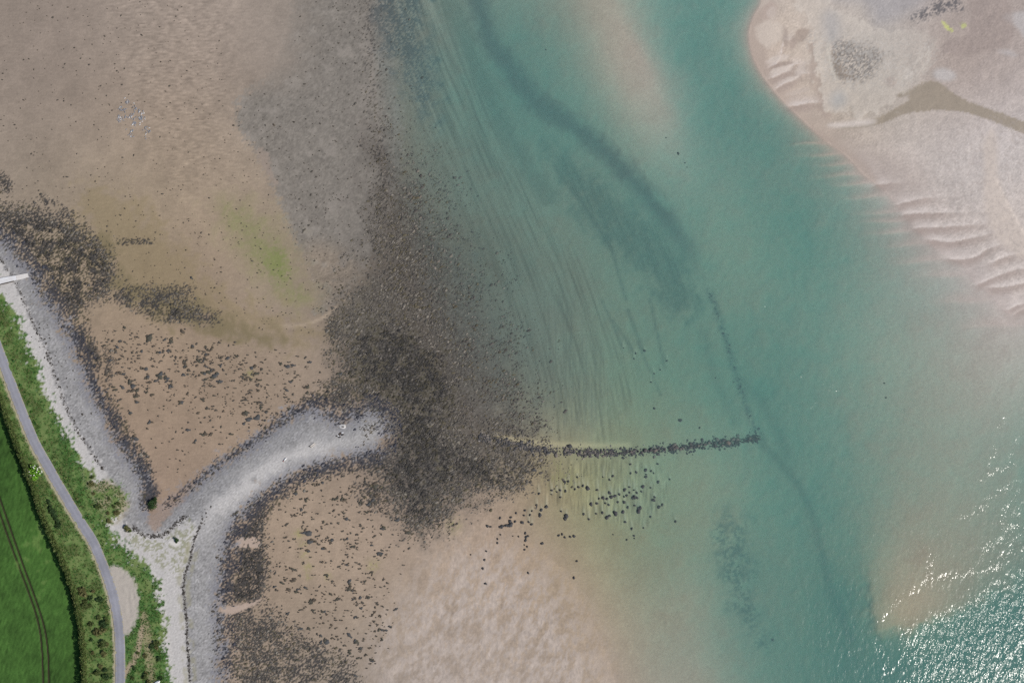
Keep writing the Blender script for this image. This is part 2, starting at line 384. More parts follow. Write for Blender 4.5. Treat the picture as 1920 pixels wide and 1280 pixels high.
addweed([(212, 545), (250, 532), (300, 540), (352, 532), (370, 548), (345, 560), (385, 582), (425, 602), (385, 612), (340, 602), (300, 606), (268, 592), (240, 578), (208, 562)], 14, 0.5)
addweed([(265, 560), (310, 560), (345, 575), (350, 598), (310, 606), (280, 595)], 10, 0.75)
addweed([(128, 618), (150, 600), (172, 632), (186, 658), (190, 686), (178, 702), (192, 730), (212, 752), (224, 777), (236, 797), (252, 825), (282, 868), (288, 900), (292, 930), (268, 960), (268, 925), (262, 888), (222, 830), (204, 797), (195, 770), (174, 738), (163, 712), (158, 690), (145, 662)], 13, 0.86)
addweed([(190, 640), (215, 660), (218, 700), (205, 735), (190, 700)], 14, 0.35)
addweed([(300, 955), (336, 922), (372, 892), (410, 862), (450, 836), (480, 818), (512, 788), (540, 770), (575, 745), (610, 728), (640, 735), (600, 762), (560, 774), (520, 800), (485, 828), (450, 848), (410, 874), (370, 905), (335, 935)], 11, 0.75)
addweed([(600, 730), (640, 700), (700, 720), (735, 760), (730, 790), (700, 770), (660, 782), (640, 802), (612, 780), (580, 770)], 12, 0.7)
addweed([(425, 1005), (440, 975), (470, 942), (505, 915), (560, 884), (610, 864), (680, 852), (735, 840), (740, 900), (690, 878), (620, 892), (565, 905), (530, 935), (505, 960), (490, 990), (500, 1040), (505, 1085), (490, 1110), (490, 1128), (450, 1130), (410, 1130), (412, 1092)], 13, 0.82)
addweed([(412, 1130), (490, 1125), (540, 1180), (620, 1215), (660, 1240), (670, 1300), (420, 1300), (405, 1180)], 22, 0.60)
mixc((88, 83, 78), 0.8 * sm(poly([(690, 240), (760, 330), (830, 470), (900, 620), (960, 760), (1000, 850), (900, 900), (820, 990), (760, 980), (700, 860), (740, 780), (640, 720), (630, 610), (680, 540), (700, 400)], 2) + 16 * n_mid, -60, 60))
addweed([(640, 640), (700, 590), (760, 595), (830, 640), (868, 700), (858, 760), (835, 800), (880, 832), (876, 870), (840, 930), (812, 985), (765, 985), (742, 940), (720, 900), (690, 880), (740, 835), (728, 762), (690, 745), (645, 720)], 42, 0.86)
addweed([(840, 850), (880, 850), (960, 880), (975, 905), (930, 915), (890, 905), (850, 910)], 14, 0.8)
addweed([(760, 860), (840, 860), (900, 830), (1000, 850), (1010, 880), (960, 905), (860, 930), (820, 985), (780, 985)], 14, 0.6)
addweed([(610, 590), (640, 600), (650, 640), (640, 690), (610, 640)], 14, 0.45)
addweed([(690, -80), (705, 100), (720, 260), (740, 360), (800, 420), (850, 520), (890, 640), (870, 700), (800, 600), (720, 590), (740, 480), (715, 400), (690, 200), (680, -80)], 30, 0.30)
addweed([(470, 1215), (560, 1200), (640, 1215), (650, 1300), (440, 1300)], 16, 0.5)
addweed([(660, 900), (720, 900), (745, 960), (700, 960), (670, 930)], 18, 0.5)
weed_gaps = sm(poly([(440, 1010), (480, 1004), (490, 1018), (478, 1030), (440, 1022)], 1) + 3 * n_fine, -3, 4) + sm(poly([(410, 1138), (440, 1134), (480, 1126), (495, 1118), (482, 1132), (440, 1150), (416, 1152)], 1), -3, 3)
weed = weed * (1 - np.clip(weed_gaps, 0, 1))
mixc((176, 158, 145), 0.85 * np.clip(weed_gaps, 0, 1))

# shingle
sh = sm(shingle + 7 * n_fine + 5 * n_mid, -11, 11)
sand_tongue = poly([(276, 985), (282, 965), (312, 930), (372, 900), (345, 930), (305, 985), (288, 1000)], 1)
mixc((145, 144, 144), sh)
tint(1 + 0.13 * sh * speck + 0.05 * sh * n_mid + 0.045 * sh * np.sin(shingle / 3.6 + 1.3 * n_mid) * (0.6 + 0.4 * n_patch))
mixc((116, 116, 124), 0.75 * sh * sm(-shingle + 6 * n_fine, -30, -3))
mixc((152, 134, 121), 0.85 * sm(sand_tongue + 3 * n_fine, -5, 6))
# pale upper beach
strand_l = poly(STRAND + [(215, 905), (235, 935), (225, 965), (240, 990), (262, 1000), (290, 1006), (325, 988), (352, 968), (372, 990), (366, 1006), (358, 1045), (345, 1082), (343, 1104), (350, 1170), (355, 1250), (358, 1300), (362, 1500), (-200, 1500), (-200, 400), (-60, 400)], 1)
mixc((188, 185, 182), 0.9 * sh * sm(strand_l + 3 * n_fine, -5, 6))
mixc((206, 203, 201), 0.55 * sh * np.exp(-((ridge + 5 * n_mid) / 14.0) ** 2) * sm(PX, 350, 400) * (1 - sm(PX, 560, 680)))
mixc((176, 174, 172), 0.4 * sh * np.exp(-((ridge + 7 * n_mid) / 26.0) ** 2) * sm(PX, 350, 400))
tint(1 + 0.07 * sh * n_grain)
gv = sm(poly([(225, 1000), (300, 1000), (345, 985), (362, 960), (366, 990), (350, 1060), (335, 1090), (300, 1060), (260, 1030)], 1), -6, 6)
mixc((132, 134, 100), 0.7 * gv * cover(0.30, (n_patch + 1.2 * n_fine + 0.6 * n_grain) / 1.67, 0.15))
mixc((150, 146, 118), 0.5 * sm(-np.abs(scarp - 8), -8, -1) * cover(0.45, n_patch, 0.2) * (PY > 1010))
for ln, wd, amt in ((STRAND, 2.2, 0.55), ([(250, 986), (262, 999), (276, 1004), (296, 1005), (312, 1000), (326, 986), (338, 975), (352, 965)], 3.4, 0.85)):
    mixc((78, 74, 72), amt * np.exp(-(line(ln) / wd) ** 2) * cover(0.62, n_fine, 0.3))
mixc((66, 62, 62), 0.8 * np.exp(-(scarp / 2.2) ** 2) * cover(0.8, n_fine, 0.25))  # shadow of the turf scarp, painted as a dark line into the ground colour
mixc((64, 62, 66), 0.85 * sm(poly([(262, 930), (275, 918), (292, 905), (300, 912), (292, 935), (284, 955), (274, 950)], 1) + 3 * n_fine, -4, 5))
pal2 = sm(poly([(318, 1012), (332, 1008), (340, 1018), (334, 1024), (320, 1022)], 1), -3, 2)
mixc((214, 210, 206), 0.8 * pal2)

# weed colours on top of everything on the shore
wm = cover(weed, clump, 0.10) * (weed > 0.02)
wc = lin(dark1)[None, None] * np.ones((NY, NX, 1))
t_ = sm(n_patch + 0.6 * n_big, 0.2, 1.4)[..., None]
wc = wc * (1 - t_) + lin(olive) * t_
t_ = (sm(-shingle, -6, 2) * (1 - sm(-shingle, 10, 24)) * 0.85)[..., None]
wc = wc * (1 - t_) + lin(dark2) * t_
t_ = sm(poly([(720, 300), (800, 380), (860, 520), (880, 650), (840, 720), (760, 600), (720, 560), (740, 450)], 2), -40, 40)[..., None] * 0.5
wc = wc * (1 - t_) + lin((88, 78, 64)) * t_
wc = wc * (1 + 0.18 * n_grain[..., None])
mixc(wc, 0.94 * wm)

# stony, weedy bed running out under the water, and the trailing streaks of the pool
rk = sm(rocky + 14 * n_mid, -40, 60) * (0.25 + 0.75 * sm(PY + 0.4 * (700 - PX), 150, 430)) * (1 - 0.8 * sm(-sd_L + 18 * n_mid, 30, 170))
mixc((78, 73, 66), 0.6 * rk * cover(0.5, clump, 0.25))
mixc((150, 146, 136), 0.30 * rk * cover(0.14, (n_grain - n_diag * 0.6) / 1.17, 0.12))
mixc((70, 78, 82), 0.8 * sm(poly([(700, -60), (770, -60), (800, 60), (830, 200), (790, 230), (745, 120), (705, 40)], 2) + 10 * n_mid, -25, 25) * cover(0.75, clump, 0.3))
sl_y = np.array([-200, 0, 100, 240, 400, 560, 700, 830, 1500.])
sl_x = np.array([720, 760, 795, 856, 925, 992, 1036, 1056, 1090.])
U = PX - np.polyval(np.polyfit(sl_y[1:-1], sl_x[1:-1], 3), np.clip(PY, -60, 900))
tex = fnoise(2.2, 7, 0.1, ax=1.0, ay=110.0, seed=31)
streak = at(tex, np.clip(U * 1.0 + 900, X0, X1), PY)
pool = sm(poly([(740, -60), (830, -60), (900, 120), (1000, 330), (1110, 500), (1190, 640), (1200, 760), (1150, 838), (1060, 842), (990, 800), (980, 680), (920, 540), (860, 400), (800, 260), (750, 140)], 2), -25, 30)
tint(1 + pool * 0.18 * np.clip(streak, -2, 2))
mixc((88, 90, 84), 0.32 * pool * sm(streak, 0.3, 1.6) * sm(PY, 120, 420))
mixc((90, 92, 84), 0.35 * sm(poly([(1020, 520), (1080, 560), (1150, 700), (1140, 790), (1060, 820), (1010, 700)], 2), -30, 30) * cover(0.5, tex, 0.3))
# long dark weed bed of the pool's deep side
ch = line([(880, -60), (900, 10), (915, 70), (960, 130), (1000, 190), (1060, 225), (1110, 258), (1160, 310), (1210, 360), (1260, 420), (1300, 480), (1325, 540)], 2)
chw = np.interp(PY, [-50, 60, 150, 300, 450, 560], [16, 15, 18, 16, 14, 8])
mixc((52, 66, 72), 0.66 * (1 - sm(PY, 380, 560)) * (1 - sm(ch + 3 * n_mid, 0.15 * chw, 1.9 * chw)))
ch2 = line([(840, 0), (890, 110), (930, 210), (980, 300), (1030, 370)], 2)
mixc((92, 104, 94), 0.50 * (1 - sm(ch2 + 4 * n_mid, 6, 24)))
wb = poly([(1020, 262), (1060, 300), (1120, 330), (1180, 380), (1240, 430), (1290, 500), (1310, 570), (1270, 600), (1220, 540), (1170, 480), (1110, 420), (1060, 350)], 2)
mixc((62, 78, 72), 0.66 * sm(wb + 8 * n_mid, -26, 26) * (0.55 + 0.45 * cover(0.6, (streak + 0.5 * n_fine) / 1.12, 0.5)))
for a, b, wd in (((1070, 340), (1150, 470), 4), ((1140, 440), (1175, 560), 3.5), ((1040, 310), (1085, 372), 4), ((1128, 560), (1168, 650), 3), ((1178, 580), (1206, 655), 4), ((1220, 560), (1248, 690), 3), ((1196, 640), (1240, 740), 2.5), ((1150, 600), (1190, 660), 3)):
    mixc((70, 84, 78), 0.5 * np.exp(-(line([a, b]) / wd) ** 2))
dl = poly([(1352, 960), (1395, 950), (1405, 1040), (1420, 1130), (1440, 1200), (1420, 1210), (1385, 1140), (1360, 1080), (1345, 1030)], 2)
mixc((66, 86, 84), 0.65 * sm(dl + 8 * n_mid, -22, 24) * cover(0.62, (n_fine + n_patch) / 1.41, 0.3))
for ln, wd, am in (([(1430, 830), (1480, 880), (1525, 950), (1545, 1050), (1570, 1130), (1600, 1200)], 9, 0.45), ([(1400, 720), (1440, 760), (1480, 850)], 12, 0.3), ([(1320, 620), (1340, 700), (1380, 790)], 10, 0.25)):
    mixc((80, 96, 88), am * np.exp(-(line(ln, 2) / wd) ** 2))
mixc((62, 78, 80), 0.62 * np.exp(-(line(WEIR_ARM, 2) / 7.0) ** 2) * cover(0.7, n_fine, 0.4))
# sand drawn out behind the boulders below the weir
bt = poly([(1015, 860), (1250, 855), (1260, 960), (1180, 1000), (1100, 960), (1000, 940)], 2)
vstk = fnoise(4, 16, 0.6, ax=0.9, ay=12, seed=33)
tint(1 + 0.16 * sm(bt, -15, 15) * vstk)
mixc((122, 122, 74), 0.5 * sm(poly([(1012, 860), (1060, 862), (1090, 900), (1060, 930), (1020, 915)], 2), -12, 14) * sm(vstk, -0.2, 1.2))
mixc((182, 170, 136), 0.75 * np.exp(-(line([(930, 816), (980, 826), (1040, 833), (1100, 835), (1180, 834)], 2) / 5.0) ** 2))

# boulders below the weir and the pale and dark tails the ebb has drawn from them
B3 = "1505,683 1618,673 1075,742 1113,733 1215,685 1022,832 1083,842 1025,910 1230,795 1278,782 1333,808 1190,820 925,833 925,880 985,850 783,870 755,997 810,1053 865,1018 625,1057 705,1065 615,1115 683,1108 795,1110 525,1088 465,1135 455,1183 515,1183 595,1193 668,1190 700,1215 345,1143 200,1235 237,1240 340,1245 365,1240 390,1232 415,1225 440,1225 462,1220 1033,1070 1075,1155 1090,1125 1288,1100 1427,1095 1500,1083 1577,1120 1370,990 1437,978 1533,977 1570,995 1507,918 1550,930 1462,925 1440,828 1580,862 1600,905 1640,895 1690,880 1745,905 1860,910 1805,797 1857,830 1750,828 1805,858 1888,862 1675,965 1745,967 1785,1023 1862,1003 1905,1035 1645,1090 1730,1075 1905,1068 1757,1190 1548,1140 1880,630 1820,640 1815,540 1580,715 1345,1158"
B4 = "315,540 375,630 320,640 625,537 490,605 495,655 490,683 550,617 580,640 630,740 455,790 440,848 390,862 358,828 305,797 305,858 275,890 240,910 340,920 390,917 250,828 545,805 590,910 575,943 640,1022 675,997 543,1130 360,1003 285,1023 405,1068 425,1032 230,1075 245,967 175,967 130,900 75,1120 145,1090 260,1190 825,1185 465,1255 1100,130 880,45 760,710"
B5 = "315,660 315,705 350,610 490,627 553,633 630,595 660,625 640,640 630,675 620,725 650,745 620,780 820,710 1005,620 1045,605 1075,640 1135,633 1178,627 1210,908 1620,610 1775,668 1860,655 1830,545 1855,625 190,795 170,893 150,990 15,835 1175,1098 660,1040 180,1160"
def rd(s_, ox, oy):
    return [(ox + float(q.split(',')[0]) / 6, oy + float(q.split(',')[1]) / 6) for q in s_.split()]
bl = []
for q in rd(B3, 880, 780) + rd(B4, 1130, 780) + rd(B5, 880, 900) + [(1170, 652), (1193, 662), (1210, 657), (1190, 672), (1228, 700), (1240, 693), (1252, 676), (1222, 716), (1228, 765), (1344, 708), (1452, 1200),
                                                                      (1250, 258), (1286, 305), (1273, 287), (1290, 313), (1660, 718), (1663, 745), (1025, 92)]:
    if all((q[0] - e[0]) ** 2 + (q[1] - e[1]) ** 2 > 9 for e in bl):
        bl.append(q)
trng = np.random.default_rng(5)
for (a_, b_) in bl:
    if 990 < a_ < 1270 and 862 < b_ < 1000 or 1120 < a_ < 1270 and 640 < b_ < 720:
        L_ = trng.uniform(10, 30)
        sl_ = trng.normal(0.10, 0.06)
        for da, cl_, am_, w_ in ((1.4, (186, 180, 156), 0.55, 1.7), (-1.6, (84, 90, 72), 0.40, 1.6)):
            j0, j1 = int((b_ - 34 - Y0) / STEP), int((b_ + 3 - Y0) / STEP)
            i0, i1 = int((a_ - 16 - X0) / STEP), int((a_ + 16 - X0) / STEP)
            u_ = b_ - PY[j0:j1, i0:i1]
            m_ = am_ * np.exp(-((PX[j0:j1, i0:i1] - a_ - da + sl_ * u_) / w_) ** 2) * (u_ > 0) * (1 - sm(u_, 0.3 * L_, L_))
            col[j0:j1, i0:i1] = col[j0:j1, i0:i1] * (1 - m_[..., None]) + lin(cl_) * m_[..., None]
# right-hand bank
rip_b = fnoise(3, 12, 0.5, ax=5.5, ay=0.8, ang=R(-10), seed=45)
nearb = sm(sd_R, -20, 10) * (1 - sm(sd_R, 60, 140)) * (PY > 300)
tint(1 + 0.045 * nearb * rip_b)
mixc((210, 200, 194), 0.85 * crest_dry * (0.88 + 0.12 * np.clip(rip_b, -1, 1)))
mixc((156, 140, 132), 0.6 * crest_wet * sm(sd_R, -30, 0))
mixc((168, 153, 142), 0.6 * sm(poly([(1435, 5), (1440, 160), (1475, 205), (1540, 250), (1620, 300), (1650, 345), (1640, 352), (1580, 292), (1520, 246), (1450, 180), (1404, 105), (1402, 40)], 2), -8, 8))
wl = sm(sd_R, -1, 1) * (1 - sm(sd_R, 1.5, 4)) * (PY < 345)
mixc((206, 190, 176), 0.4 * wl * cover(0.6, n_mid, 0.3))
crk = sm(creek + 1.0 * n_fine, -2, 2)
mixc((150, 139, 124), 0.9 * crk)
mixc((158, 142, 134), 0.8 * sm(poly([(1655, 148), (1672, 143), (1682, 152), (1676, 166), (1660, 162)], 1), -3, 3))
dk = poly([(1556, 90), (1562, 80), (1590, 75), (1640, 90), (1660, 105), (1640, 135), (1625, 152), (1590, 154), (1568, 148), (1558, 125)], 1)
r_lump = fnoise(4, 14, 0.5, seed=41)
mixc((92, 87, 84), 0.92 * sm(dk + 6 * n_fine, -10, 10) * cover(0.62, (r_lump + 0.5 * n_mid) / 1.1, 0.3))
mixc((138, 126, 114), 0.8 * sm(poly([(1556, 98), (1566, 100), (1580, 130), (1610, 148), (1575, 150), (1562, 140)], 1), -5, 5))
halo = sm(poly([(1500, 60), (1560, 60), (1700, 60), (1760, 80), (1745, 130), (1700, 170), (1640, 160), (1560, 170), (1530, 120)], 2), -20, 20)
mixc((140, 136, 132), 0.45 * halo * cover(0.4, (r_lump - 0.3 * n_mid) / 1.05, 0.2))
mixc((200, 195, 188), 0.5 * halo * cover(0.3, (r_lump * 0.8 + n_mid * 0.6), 0.2))
fan = fnoise(3, 12, 0.5, ax=0.7, ay=5, ang=R(28), seed=42)
mixc((206, 198, 188), 0.6 * sm(poly([(1680, 165), (1720, 100), (1750, 70), (1745, 125), (1715, 150), (1690, 168)], 1), -6, 8) * sm(fan, -0.5, 0.8))
mixc((198, 192, 180), 0.7 * np.exp(-(line([(1555, 75), (1550, 92), (1556, 115), (1562, 138), (1568, 150)], 2) / 3.0) ** 2))
mixc((92, 91, 95), 0.85 * sm(poly([(1700, 42), (1712, 22), (1740, 12), (1760, -5), (1790, -20), (1800, 5), (1812, 20), (1790, 22), (1760, 28), (1735, 40)], 1) + 3 * n_fine, -4, 4) * cover(0.6, (r_lump + n_fine) / 1.41, 0.25))
mixc((150, 150, 156), 0.5 * sm(poly([(1480, -40), (1560, 5), (1620, 0), (1640, 50), (1680, 40), (1760, -10), (1760, -80)], 2), -20, 20))
mixc((192, 196, 124), 0.85 * sm(poly([(1763, 40), (1770, 41), (1777, 50), (1784, 54), (1787, 63), (1780, 62), (1772, 53)], 1) + 0.8 * n_fine, -1.5, 1.5))
mixc((184, 188, 124), 0.8 * sm(poly([(1800, 43), (1807, 42), (1812, 52), (1804, 55), (1800, 50)], 1) + 1.0 * n_fine, -1.5, 1.5))
for pts, c, a in (([(1748, 132), (1770, 127), (1792, 138), (1790, 150), (1770, 155), (1750, 148)], (186, 181, 178), 0.8), ([(1866, 96), (1890, 94), (1908, 104), (1900, 108), (1880, 102)], (180, 174, 172), 0.8),
                  ([(1872, 30), (1925, 20), (2000, 10), (2000, 80), (1922, 78), (1910, 55), (1890, 42)], (182, 177, 175), 0.8), ([(1550, 232), (1600, 228), (1645, 222), (1640, 234), (1600, 238), (1555, 240)], (206, 197, 190), 0.8),
                  ([(1810, -10), (1890, -10), (1900, 40), (1900, 75), (1880, 90), (1800, 110), (1760, 100), (1770, 75), (1815, 70), (1820, 30)], (152, 139, 133), 0.6)):
    mixc(c, a * sm(poly(pts, 2), -6, 6))
path = poly([(1858, 235), (1870, 270), (1868, 320), (1876, 350), (1892, 390), (1925, 445), (1960, 500), (1900, 480), (1860, 440), (1842, 380), (1845, 320), (1840, 270)], 2)
mixc((196, 184, 174), 0.8 * sm(path, -8, 8))
mixc((222, 209, 197), 0.85 * np.exp(-(line([(1867, 335), (1876, 357), (1892, 390), (1912, 425), (1935, 465)], 2) / 2.0) ** 2))
tint(1 + 0.045 * sm(sd_R, 10, 40) * (1 - sm(path, -8, 8)) * (1 - crk) * (0.8 * n_grain + 0.7 * n_fine))
mixc((168, 158, 152), 0.5 * sm(sd_R, 20, 60) * sm(PX + 0.3 * (PY - 300), 1700, 1780) * cover(0.18, fnoise(4, 18, 0.8, ax=2.5, ay=0.8, ang=R(35), seed=44), 0.12) * (PY > 215))
mixc((166, 154, 147), 0.45 * sm(poly([(1600, 290), (1700, 290), (1740, 330), (1730, 370), (1680, 360), (1640, 330)], 2), -30, 25))

rim = [(1470, -40), (1500, 20), (1528, 60), (1533, 110), (1538, 178), (1552, 212), (1600, 219), (1645, 216), (1690, 182), (1712, 160), (1745, 128), (1752, 70), (1720, 50), (1640, 60), (1560, 20), (1540, -40)]
rs_ = poly(rim, 2) + 5 * n_mid
mixc((190, 182, 172), 0.42 * sm(rs_ + 4 * n_mid, -6, 14) * (1 - sm(dk, -12, 6)))
mixc((206, 197, 186), 0.38 * sm(rs_ + 2 * n_fine, -2, 3) * (1 - sm(rs_, 3, 14)) * (PX < 1700))
mixc((160, 144, 134), 0.55 * sm(-rs_, 0, 4) * (1 - sm(-rs_, 6, 22)) * (PX < 1560) * (PY > 80))
mixc((164, 166, 166), 0.6 * sm(poly([(1556, 175), (1580, 168), (1590, 190), (1572, 206), (1556, 200)], 2), -12, 14))
mixc((160, 160, 162), 0.5 * sm(poly([(1540, 20), (1570, 20), (1580, 60), (1560, 90), (1540, 60)], 2), -14, 16))
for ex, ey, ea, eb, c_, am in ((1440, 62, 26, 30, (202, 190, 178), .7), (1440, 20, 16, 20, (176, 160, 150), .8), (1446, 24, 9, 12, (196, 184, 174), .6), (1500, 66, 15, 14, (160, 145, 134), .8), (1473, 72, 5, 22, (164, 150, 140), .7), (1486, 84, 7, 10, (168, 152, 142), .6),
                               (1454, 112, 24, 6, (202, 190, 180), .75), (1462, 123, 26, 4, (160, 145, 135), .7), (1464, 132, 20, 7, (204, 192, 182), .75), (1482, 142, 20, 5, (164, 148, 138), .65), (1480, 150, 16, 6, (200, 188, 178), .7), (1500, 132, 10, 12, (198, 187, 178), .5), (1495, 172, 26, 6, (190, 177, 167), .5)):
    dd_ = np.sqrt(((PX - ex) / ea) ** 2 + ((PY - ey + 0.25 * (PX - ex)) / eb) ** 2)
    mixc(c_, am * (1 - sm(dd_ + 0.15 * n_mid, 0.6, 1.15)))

# verge and waste ground between road and shore, track, lay-by
gz = sm(grass + 5 * n_fine + 4 * n_mid, -3, 5)
gcol = lin((78, 112, 55)) * np.ones((NY, NX, 1))
t_ = sm(n_patch + 0.4 * n_fine, -0.2, 1.5)[..., None]
gcol = gcol * (1 - t_) + lin((106, 124, 72)) * t_
t_ = sm(-n_patch + 0.6 * n_grain, 0.3, 1.6)[..., None]
gcol = gcol * (1 - t_) + lin((60, 94, 43)) * t_
mixc(gcol, gz)
fieldm = poly(FIELD_EDGE + [(-300, 1500), (-300, 400)], 1)
mixc((96, 98, 60), 0.55 * sm(grass, 0, 8) * (1 - sm(-fieldm, 60, 90)) * cover(0.55, n_patch, 0.3))
mixc((150, 138, 112), 0.75 * sm(poly([(262, 1150), (274, 1140), (284, 1180), (288, 1230), (292, 1290), (280, 1290), (272, 1220)], 1) + 2 * n_fine, -3, 4))
wg = sm(poly([(150, 870), (200, 895), (235, 925), (245, 950), (215, 990), (190, 960), (165, 915)], 1), -8, 8)
mixc((156, 146, 120), 0.75 * wg * cover(0.6, n_patch, 0.25))
lay = poly([(196, 1062), (225, 1058), (250, 1080), (260, 1110), (262, 1150), (254, 1172), (243, 1186), (226, 1196), (214, 1150), (205, 1100)], 1)
mixc((176, 168, 160), 0.95 * sm(lay + 2.5 * n_fine, -3, 4))
mixc((160, 144, 124), 0.9 * (1 - sm(line([(232, 1268), (242, 1250), (256, 1232), (262, 1205), (266, 1175)], 2) + 1.0 * n_fine, 3, 7)))
roadd = line(ROAD, 2)
rside = up(seg_dist(ROAD + [(-300, 1500), (-300, 400)], True, CX, CY))
mixc((176, 166, 142), 0.85 * (roadd > 8) * (1 - sm(roadd + 1.0 * n_fine, 11.5, 15)) * (rside > 0))
mixc((70, 74, 52), 0.6 * sm(fieldm, -6, 2) * (1 - sm(fieldm, 4, 12)))
z = z + 0.05 * gz * n_fine * sm(roadd, 12, 20)

# ------------------------------------------------------------------ materials
def mat(name, base=(0.5, 0.5, 0.5), rough=0.8, spec=0.3, attr=None, nscale=2.0, namt=0.15, bump=0.0, bscale=4.0, n2=None, metallic=0.0):
    m = bpy.data.materials.new(name)
    m.use_nodes = True
    t = m.node_tree
    b = t.nodes["Principled BSDF"]
    b.inputs["Roughness"].default_value = rough
    b.inputs["Specular IOR Level"].default_value = spec
    b.inputs["Metallic"].default_value = metallic
    tc = t.nodes.new("ShaderNodeTexCoord")
    if attr:
        a = t.nodes.new("ShaderNodeAttribute")
        a.attribute_name = attr
        src = a.outputs["Color"]
    else:
        a = t.nodes.new("ShaderNodeRGB")
        a.outputs[0].default_value = (*base, 1)
        src = a.outputs[0]
    n = t.nodes.new("ShaderNodeTexNoise")
    n.inputs["Scale"].default_value = nscale
    n.inputs["Detail"].default_value = 4
    n.inputs["Roughness"].default_value = 0.65
    t.links.new(tc.outputs["Object"], n.inputs["Vector"])
    mr = t.nodes.new("ShaderNodeMapRange")
    mr.inputs["From Min"].default_value = 0.25
    mr.inputs["From Max"].default_value = 0.75
    mr.inputs["To Min"].default_value = 1 - namt
    mr.inputs["To Max"].default_value = 1 + namt
    t.links.new(n.outputs["Fac"], mr.inputs["Value"])
    mx = t.nodes.new("ShaderNodeVectorMath")
    mx.operation = 'SCALE'
    t.links.new(src, mx.inputs[0])
    t.links.new(mr.outputs[0], mx.inputs["Scale"])
    out = mx.outputs[0]
    if n2:                                    # a second, larger patchiness towards another colour
        c2, s2, lo, hi = n2
        q = t.nodes.new("ShaderNodeTexNoise")
        q.inputs["Scale"].default_value = s2
        q.inputs["Detail"].default_value = 5
        t.links.new(tc.outputs["Object"], q.inputs["Vector"])
        r2 = t.nodes.new("ShaderNodeMapRange")
        r2.inputs["From Min"].default_value = lo
        r2.inputs["From Max"].default_value = hi
        t.links.new(q.outputs["Fac"], r2.inputs["Value"])
        mi = t.nodes.new("ShaderNodeMix")
        mi.data_type = 'RGBA'
        mi.inputs["B"].default_value = (*c2, 1)
        t.links.new(r2.outputs[0], mi.inputs["Factor"])
        t.links.new(out, mi.inputs["A"])
        out = mi.outputs["Result"]
    t.links.new(out, b.inputs["Base Color"])
    if bump:
        nb = t.nodes.new("ShaderNodeTexNoise")
        nb.inputs["Scale"].default_value = bscale
        nb.inputs["Detail"].default_value = 3
        t.links.new(tc.outputs["Object"], nb.inputs["Vector"])
        bp = t.nodes.new("ShaderNodeBump")
        bp.inputs["Strength"].default_value = 1.0
        bp.inputs["Distance"].default_value = bump
        t.links.new(nb.outputs["Fac"], bp.inputs["Height"])
        t.links.new(bp.outputs[0], b.inputs["Normal"])
    return m

M_ground = mat("shore_ground", attr="albedo", rough=0.75, spec=0.25, nscale=1.6, namt=0.10, bump=0.05, bscale=1.8)
M_stone = mat("weedy_stone", attr="albedo", rough=0.7, spec=0.3, nscale=3.0, namt=0.25, bump=0.06, bscale=5.0)
M_weed = mat("bladder_weed", base=tuple(lin((78, 76, 69))), rough=0.75, spec=0.25, nscale=3.0, namt=0.35, bump=0.10, bscale=4.0, n2=(tuple(lin((84, 82, 58)))[:3], 0.06, 0.45, 0.65))
M_boulder = mat("boulder_rock", base=tuple(lin((70, 70, 72))), rough=0.7, spec=0.3, nscale=2.5, namt=0.35, bump=0.08, bscale=4.0)
M_leaf = mat("leaf_mass", attr="albedo", rough=0.7, spec=0.2, nscale=1.2, namt=0.2)
M_conc = mat("pale_concrete", base=tuple(lin((216, 217, 220))), rough=0.8, spec=0.3, nscale=0.8, namt=0.08, bump=0.02, n2=(tuple(lin((190, 186, 182))), 0.4, 0.5, 0.75))
M_white = mat("white_paint", base=(0.86, 0.86, 0.85), rough=0.4, spec=0.4, nscale=2, namt=0.04)
M_gull = mat("gull_feather", base=tuple(lin((150, 156, 166))), rough=0.8, spec=0.1, nscale=4, namt=0.08)
M_gull2 = mat("gull_white", base=(0.8, 0.8, 0.8), rough=0.8, spec=0.1, nscale=4, namt=0.05)
M_wood = mat("bleached_timber", base=tuple(lin((205, 198, 190))), rough=0.8, spec=0.2, nscale=3, namt=0.2)
M_rust = mat("dark_iron", base=tuple(lin((74, 66, 62))), rough=0.8, spec=0.3, nscale=4, namt=0.3)

# ------------------------------------------------------------------ mesh helpers
def mesh_np(name, v, f, m=None, color=None, smooth=True):
    me = bpy.data.meshes.new(name)
    v = np.ascontiguousarray(v, np.float32)
    f = np.ascontiguousarray(f, np.int32)
    me.vertices.add(len(v))
    me.vertices.foreach_set("co", v.ravel())
    k = f.shape[1]
    me.loops.add(f.size)
    me.loops.foreach_set("vertex_index", f.ravel())
    me.polygons.add(len(f))
    me.polygons.foreach_set("loop_start", np.arange(0, f.size, k, dtype=np.int32))
    me.update(calc_edges=True)
    if smooth:
        me.polygons.foreach_set("use_smooth", np.ones(len(f), bool))
    if color is not None:
        a = me.attributes.new("albedo", 'FLOAT_COLOR', 'POINT')
        a.data.foreach_set("color", np.hstack([color, np.ones((len(v), 1))]).astype(np.float32).ravel())
    if m:
        me.materials.append(m)
    return me

def link(name, me, parent=None, **props):
    o = bpy.data.objects.new(name, me)
    S.collection.objects.link(o)
    if parent:
        o.parent = parent
    for k, val in props.items():
        if val is not None:
            o[k] = val
    return o

def grid_faces(nx, ny):
    i = np.arange(nx * ny).reshape(ny, nx)
    return np.stack([i[1:, :-1], i[1:, 1:], i[:-1, 1:], i[:-1, :-1]], -1).reshape(-1, 4)

